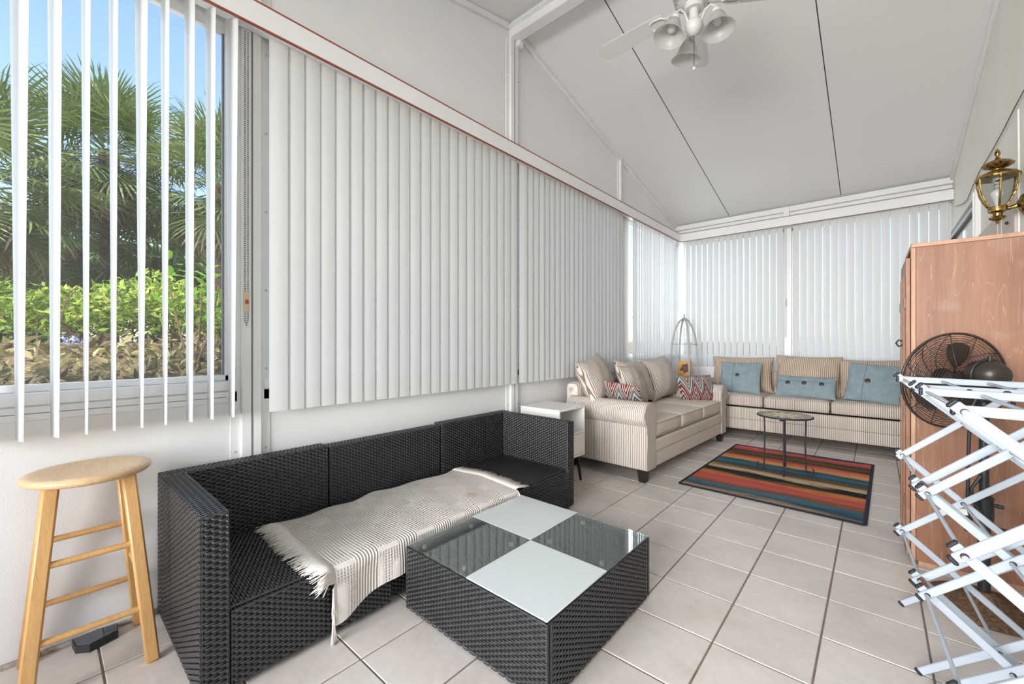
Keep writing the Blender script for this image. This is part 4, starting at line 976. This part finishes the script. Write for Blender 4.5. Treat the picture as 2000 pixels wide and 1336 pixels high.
ax = unit(vec(-.56, .80, .07)); up_ = unit(vec(0, 0, 1)-ax*ax[2]); sd = np.cross(up_, ax); RF = np.array([sd, up_, ax]).T
mc = vec(BX+.0, BY-.01, 1.085); gc = vec(2.758, .160, 1.04)
Fp(MB().lathe([(.02, -.085), (.045, -.075), (.062, -.045), (.066, -.005), (.060, .03), (.045, .05), (.03, .055)], 28, mc, 0, RF), 'motor_housing', fan_dark)
Fp(MB().tube([mc+RF@vec(.069*math.cos(a), .069*math.sin(a), -.015) for a in np.linspace(0, 2*PI, 33)[:-1]], .006, 8, closed=True), 'housing_band', black_plastic)
Fp(MB().box(BX-.022, BX+.022, BY-.03, BY+.03, .955, 1.03, .008), 'tilt_joint', black_plastic)
Fp(MB().tube([mc+RF@vec(0, .062, -.02), mc+RF@vec(0, .085, -.02)], .008, 8), 'oscillation_knob', black_plastic)
Fp(MB().tube([mc+RF@vec(0, 0, .04), gc+RF@vec(0, 0, .01)], .02, 12), 'shaft', black_plastic)
RG = .232
def grille(name, dome):
    mb = MB()
    zf = lambda r: dome*(1-(r/RG)**2.6)
    for k in range(18):
        r = .055+(RG-.055)*k/17.0
        mb.tube([gc+RF@vec(r*math.cos(a), r*math.sin(a), zf(r)) for a in np.linspace(0, 2*PI, 53)[:-1]], .0012, 4, closed=True)
    for k in range(12):
        a0 = 2*PI*k/12; mb.tube([gc+RF@vec(r*math.cos(a0+2.2*(r-.05)), r*math.sin(a0+2.2*(r-.05)), zf(r)) for r in np.linspace(.05, RG, 8)], .0018, 5)
    return Fp(mb, name, fan_dark, 180)
grille('rear_grille', -.062); grille('front_grille', .062)
Fp(MB().tube([gc+RF@vec((RG+.002)*math.cos(a), (RG+.002)*math.sin(a), 0) for a in np.linspace(0, 2*PI, 65)[:-1]], .006, 8, closed=True), 'grille_rim', fan_dark)
Fp(MB().lathe([(.055, -.062), (.055, -.066), (.02, -.07)][::-1], 20, gc, 0, RF), 'rear_plate', fan_dark); Fp(MB().lathe([(.055, .062), (.055, .066), (.02, .07)], 20, gc, 0, RF), 'badge_plate', fan_dark)
for k in range(3):
    a0 = math.radians(95+120*k); mb = MB()
    def bl(u_, v_):
        r = .035+.155*u_; half = .28+.30*math.sin(PI*min(1, .12+.72*u_)); a = a0+(v_-.5)*2*half
        return tuple(gc+RF@vec(r*math.cos(a), r*math.sin(a), .034*(v_-.5)*2))
    mb.grid(bl, 8, 6); b0 = len(mb.f); mb.grid(lambda u_, v_: tuple(np.array(bl(u_, v_))+ax*.0025), 8, 6); mb.f[b0:] = [f[::-1] for f in mb.f[b0:]]
    Fp(mb, 'blade', fan_blade_m, 60)
Fp(MB().lathe([(.038, -.03), (.04, .02), (.03, .035)], 20, gc, 0, RF), 'hub', fan_blade_m)
Fp(MB().tube([(BX-.01, BY-.03, 1.02), (2.80, BY-.05, .93), (2.792, BY-.055, .80), (2.79, BY-.05, .66), (2.788, BY-.05, .50), (2.79, BY-.05, .42)], .0065, 8), 'switch_cord', black_plastic)
sw = Fp(MB().box(2.777, 2.803, BY-.065, BY-.035, .36, .425, .004), 'plug', black_plastic)
Fp(MB().bar((2.748, BY-.07, .445), (2.785, BY-.07, .452), .028, .002, (0, 1, 0)), 'paper_tag', white_lam)
Fp(MB().tube([(BX+.03, BY-.03, 1.01), (2.885, BY-.05, .93), (2.90, BY-.05, .895), (2.925, BY-.05, .93), (2.925, BY-.04, 1.00)], .007, 8), 'cord_loop', black_plastic)
Fp(MB().tube([(2.83, BY-.04, .62), (2.80, BY-.05, .56), (2.805, BY-.05, .50), (2.835, BY-.05, .44), (2.88, BY-.06, .40), (2.95, BY-.06, .39), (3.02, BY-.03, .43), (3.08, BY, .52)], .0065, 8), 'power_cable', black_plastic)

# ------------------------------------------------------------------ white folding drying rack
dk = thing('drying_rack', 'white folding metal drying rack with black end caps standing at the right', 'drying rack', (2.75, -.70, 0))
def D_(mb, name, m, sm=40, par=None, lb=None): return part(name, mb, m, par or dk, sm, True, lb)
LV = [1.060, .705, .352, .0]; RW = .385; BW, BT = .026, .011
FR = [(2.562, -.160), (2.592, -.665), (2.604, -.775), (2.634, -1.31)]
def fp(f, side, z): return vec(FR[f][0]+(RW if side else 0), FR[f][1], z)
def rbar(f, a, b, dy, e0=.022, e1=.022, name='scissor_bar'):
    d = unit(b-a); o = vec(0, dy, 0); p0, p1 = a-d*e0+o, b+d*e1+o
    br = D_(MB().bar(p0, p1, BW, BT, (0, 1, 0), .003), name, white_enamel)
    for p, s_ in ((p0, -1), (p1, 1)): D_(MB().bar(p-d*.001*s_, p+d*.010*s_, BW+.002, BT+.002, (0, 1, 0), .004), 'end_cap', blk_rubber, par=br)
    return br
for f in range(4):
    for k in range(3):
        za, zb_ = LV[k], LV[k+1]
        low = k == 2
        rbar(f, fp(f, 0, za), fp(f, 1, zb_+(.012 if low else 0)), .007, .022, .0 if low else .022)
        rbar(f, fp(f, 0, zb_+(.012 if low else 0)), fp(f, 1, za), -.007, .0 if low else .022, .022)
    rbar(f, fp(f, 0, LV[0]), fp(f, 1, LV[0]-.005), -.020 if f in (0, 2) else .020, .012, .05, 'top_bar')
    for sd_, z in [(0, LV[0]), (0, LV[1]), (0, LV[2]), (1, LV[0]), (1, LV[1]), (1, LV[2])]:
        pt_ = fp(f, sd_, z); D_(MB().tube([pt_+vec(0, -.030, 0), pt_+vec(0, -.024, 0)], .0065, 10), 'rivet', mdf_edge)
def rod(u, z, name='drying_rod'):
    pts = [vec(FR[f][0]+RW*u, FR[f][1], z) for f in (0, 3)]; e = unit(pts[1]-pts[0])*.012
    r = D_(MB().tube([pts[0]-e, pts[1]+e], .0055, 10), name, white_enamel)
    for f in range(4):
        c = vec(FR[f][0]+RW*u, FR[f][1], z)
        for s_ in (-1, 1): D_(MB().tube([c+vec(0, s_*.0145, 0), c+vec(0, s_*.0165, 0)], .0085, 10), 'bushing', blk_rubber, par=r)
for z in LV[:3]: rod(0, z); rod(1, z)
for k in range(3): rod(.5, (LV[k]+LV[k+1])/2)
for u in (.33, .68): rod(u, LV[0]-.003)
for z in LV[:3]: D_(MB().tube([fp(1, 0, z)+vec(.004, -.02, .012), fp(2, 0, z)+vec(.004, .02, .012)], .006, 8), 'hinge_pin', M('rusty pin', (.22, .09, .04), .7))
D_(MB().lathe([(.010, 0), (.012, .002), (.010, .004)], 16, (2.80, -.688, 1.057), 0, np.array([(1., 0, 0), (0, 0, 1.), (0, -1., 0)]).T), 'button', blk_rubber)

# ------------------------------------------------------------------ garden outside the window
gmb = MB()
def bank(x, y): return float(np.interp(-x, [.1, .7, 1.9, 3.0, 40], [.66, .84, 1.17, 1.20, 1.20]))+.03*math.sin(5*x+2*y)*math.sin(3*y)
gmb.grid(lambda a, b: ((lambda x, y: (x, y, bank(x, y)))(-.1-34*a**2.2, -22+44*b)), 40, 110)
struct('ground', gmb, soil_m, 'mulch covered ground outside the window', 180)
gm2 = MB(); gm2.grid(lambda a, b: (-.1+14*a, YB+.1+22*b, -.15), 6, 6)
struct('ground_far', gm2, soil_m, 'ground beyond the far wall', 180)
def leaves(n, pos, dirs, size, seed, fold=.25, ratio=.42):
    rg = np.random.default_rng(seed); P0 = pos(rg, n); Dv = dirs(rg, n, P0); Dv /= np.linalg.norm(Dv, axis=1)[:, None]
    rv = rg.normal(size=(n, 3)); S_ = np.cross(Dv, rv); S_ /= np.linalg.norm(S_, axis=1)[:, None]+1e-9; Nn = np.cross(S_, Dv)
    ln = (size*rg.uniform(.6, 1.25, n))[:, None]
    V = np.stack([P0, P0+Dv*ln*.45+S_*ln*ratio*.5+Nn*ln*fold*.3, P0+Dv*ln, P0+Dv*ln*.45-S_*ln*ratio*.5+Nn*ln*fold*.3], 1).reshape(-1, 3)
    mb = MB(); mb.v = list(map(tuple, V.tolist())); idx = np.arange(n)*4
    mb.f = [q for i in idx.tolist() for q in ((i, i+1, i+2), (i, i+2, i+3))]; mb.m = [0]*len(mb.f); return mb
def updir(rg, n, P): d = rg.normal(size=(n, 3)); d[:, 2] = np.abs(d[:, 2])*.7+.15; return d
def hedge(name, label, x0, x1, y0, y1, z0, z1, n, size, seed, m, group=None):
    def pos(rg, k):
        q = rg.uniform(size=(k, 3)); p = np.empty((k, 3))
        p[:, 0] = x0+(x1-x0)*q[:, 0]; p[:, 1] = y0+(y1-y0)*q[:, 1]
        top = z1+.10*np.sin(p[:, 1]*5.1)+.06*np.sin(p[:, 1]*13+p[:, 0]*7)
        p[:, 2] = z0+(top-z0)*q[:, 2]**.6
        if z0 > .5 and z1 < 1.1: p[:, 2] = np.interp(-p[:, 0], [.7, 1.9], [.84, 1.17])+.16*q[:, 2]**2
        return p
    h = thing(name, label, 'hedge', ((x0+x1)/2, (y0+y1)/2, -.12), group=group)
    part('foliage', leaves(n, pos, updir, size, seed), m, h, None, kind='stuff')
    mb = MB(); rg = random.Random(seed)
    for k in range(int((y1-y0)*7)):
        x, y = rg.uniform(x0+.1, x1-.05), rg.uniform(y0, y1); zg = -.13 if z0 < .5 else np.interp(-x, [.7, 1.9, 3], [.80, 1.12, 1.15]); p = [vec(x, y, zg)]
        for q in range(4): p.append(p[-1]+vec(rg.uniform(-.09, .09), rg.uniform(-.12, .12), (z1-zg)/4.2))
        mb.tube(p, [.012, .010, .008, .006, .003], 5)
    part('stems', mb, twig_m, h, 60, kind='stuff'); return h
hedge('garden_hedge', 'sunlit yellow green clipped hedge right outside the garden window', -2.7, -1.75, -4.4, -.2, 1.26, 1.66, 11000, .068, 11, hedge_m)
hedge('low_planting', 'low shaded leafy ground plants on the bank before the hedge', -1.85, -.7, -4.2, -.4, .84, 1.02, 2400, .085, 12, under_m)
hedge('light_block_shrub', 'unseen shrub added outside to block light behind the closed blinds', -1.9, -1.0, .1, 2.2, .0, 2.2, 3000, .11, 13, tree_m)  # out of view, added to hold back sky light from these blinds
ol = solo('lilac_blossom', leaves(70, lambda rg, k: np.array([-1.50, -2.68, 1.24])+rg.normal(size=(k, 3))*vec(.03, .035, .018), updir, .024, 15), flower_m, 'small lilac blossom cluster low on the shaded hedge', 'flower', (-1.50, -2.68, 1.2), None, kind='stuff')
cr = thing('croton_bush', 'bright broad leaved croton rising above the hedge', 'bush', (-1.45, -2.05, .98))
rg = random.Random(5)
mb = MB()
for k in range(4): mb.tube([(-1.45, -2.05, .98), (-1.45+.05*k-.08, -2.11+.05*k, 1.3), (-1.45+.06*k-.1, -2.17+.09*k, 1.66)], [.010, .008, .004], 6)
part('stem', mb, twig_m, cr)
for k in range(44):
    c = vec(-1.45+rg.uniform(-.15, .15), -2.05+rg.uniform(-.20, .22), rg.uniform(1.40, 1.82)); a = rg.uniform(0, 6.28); d = unit(vec(math.cos(a), math.sin(a), rg.uniform(-.1, .9))); ln = rg.uniform(.09, .15)
    s_ = unit(np.cross(d, vec(rg.uniform(-.3, .3), rg.uniform(-.3, .3), 1))); n_ = np.cross(s_, d); mb = MB(); vs = [c]
    for t, w in ((.25, .15), (.55, .20), (.82, .12)): vs += [c+d*ln*t+s_*ln*w+n_*ln*.06, c+d*ln*t, c+d*ln*t-s_*ln*w+n_*ln*.06]
    vs.append(c+d*ln-n_*ln*.08)
    mb.add(vs, [(0, 1, 2), (0, 2, 3), (1, 4, 5, 2), (2, 5, 6, 3), (4, 7, 8, 5), (5, 8, 9, 6), (7, 10, 8), (8, 10, 9)])
    part('leaf', mb, crot_m, cr, 180)

def frond_mesh(seed, dead=False):
    rg = random.Random(seed); mb = MB(); pl_ = .75
    mb.tube([(0, 0, 0), (pl_*.5, 0, .05), (pl_, 0, .02)], [.018, .013, .009], 5)
    nl = 34
    for k in range(nl):
        t = k/(nl-1); a = (t-.5)*2*2.35; ln = (.95-.30*abs(t-.5)*2)*rg.uniform(.85, 1.1); d = vec(math.cos(a), math.sin(a), 0)
        b0 = vec(pl_+.22*math.cos(a)*.6, .18*math.sin(a)*.5, .02); s_ = vec(-math.sin(a), math.cos(a), 0); w = .022
        dr_ = rg.uniform(.10, .35)+(.35 if dead else 0)
        p1 = b0+d*ln*.45+vec(0, 0, .05-.10*dr_); p2 = b0+d*ln*.8+vec(0, 0, -.35*dr_*ln); p3 = b0+d*ln+vec(0, 0, -.8*dr_*ln)
        vs = [b0-s_*.006, b0+s_*.006, p1+s_*w, p1-s_*w, p2+s_*w*.6, p2-s_*w*.6, p3]
        mb.add(vs, [(0, 1, 2, 3), (3, 2, 4, 5), (5, 4, 6)])
    return mesh_of(mb, deadp_m if dead else palm_m, None)
FM = [frond_mesh(k) for k in range(3)]; FD = frond_mesh(9, True)
def palm(label, x, y, zc, nf, scale, seed, lean=0.):
    t = thing('palm_tree', label, 'palm', (x, y, -.15), group='palms in the garden'); rg = random.Random(seed); H = zc+.15
    pts = [(lean*(1-q)*.4*math.sin(q*3), lean*(q-1)*q*.6, H*q) for q in np.linspace(0, 1, 8)]
    part('trunk', MB().tube(pts, [.20, .17, .16, .155, .15, .15, .16, .17], 14), trunk_m, t, 60, False)
    for k in range(nf):
        az = k*2.399963+rg.uniform(-.2, .2); el = math.radians(78-150*((k+.5)/nf)**1.0+rg.uniform(-8, 8))
        dead = k > nf*.88
        o = link('frond', FD if dead else FM[k % 3], t); o.location = (.10*math.cos(az), .10*math.sin(az), H-.15+.35*math.sin(max(el, -.4)))
        o.rotation_euler = (rg.uniform(-.3, .3), -el, az); o.scale = (scale*rg.uniform(.85, 1.12),)*3
    return t
palm('tall palm with full crown in the middle of the garden window', -10, -1.82, 5.35, 58, .92, 1)
palm('palm crown at the left edge of the garden window', -8, -3.45, 3.75, 44, .95, 2)
palm('palm with brown trunk at the right edge of the garden window', -8, -.30, 4.55, 46, .85, 3)
palm('short palm with low crown behind the hedge', -10.5, -2.30, 3.25, 40, .85, 4)
palm('small palm right of the central trunk behind the hedge', -11.5, -.75, 3.4, 40, .9, 6)
def tree(label, x, y, z, r, n, size, seed, m):
    t = thing('garden_tree', label, 'tree', (x, y, -.15), group='trees behind the palms'); rg0 = np.random.default_rng(seed)
    cs = rg0.normal(size=(26, 3)); cs /= np.linalg.norm(cs, axis=1)[:, None]; cs = cs*rg0.uniform(.35, .9, 26)[:, None]*vec(r, r, r*.85)+vec(x, y, z)
    def pos(rg, k): return cs[rg.integers(0, 26, k)]+rg.normal(size=(k, 3))*r*.17
    part('crown', leaves(n, pos, lambda rg, k, P: rg.normal(size=(k, 3)), size, seed), m, t, None, kind='stuff')
    mb = MB(); mb.tube([(x, y, -.15), (x+.1, y, z*.5), (x, y+.1, z)], [.16, .12, .06], 8)
    for k in range(0, 26, 4): mb.tube([(x, y, z*.7), tuple(cs[k])], [.05, .02], 5)
    part('trunk', mb, trunk_m, t)
tree('dark dense tree low at the left behind the palms', -14, -4.4, 2.6, 2.6, 9000, .20, 21, tree_m)
tree('dark dense tree behind the central palm trunk', -15, -1.6, 2.5, 2.5, 9000, .20, 22, tree_m)
tree('yellow green tree right of the central palm', -16, .35, 3.6, 2.3, 8000, .20, 23, tree2_m)
tree('dark tree at the right edge of the garden view', -14, 1.6, 2.9, 2.4, 8000, .20, 24, tree_m)
tree('light green tree between the left palms', -17, -3.2, 3.6, 2.0, 7000, .20, 25, tree2_m)
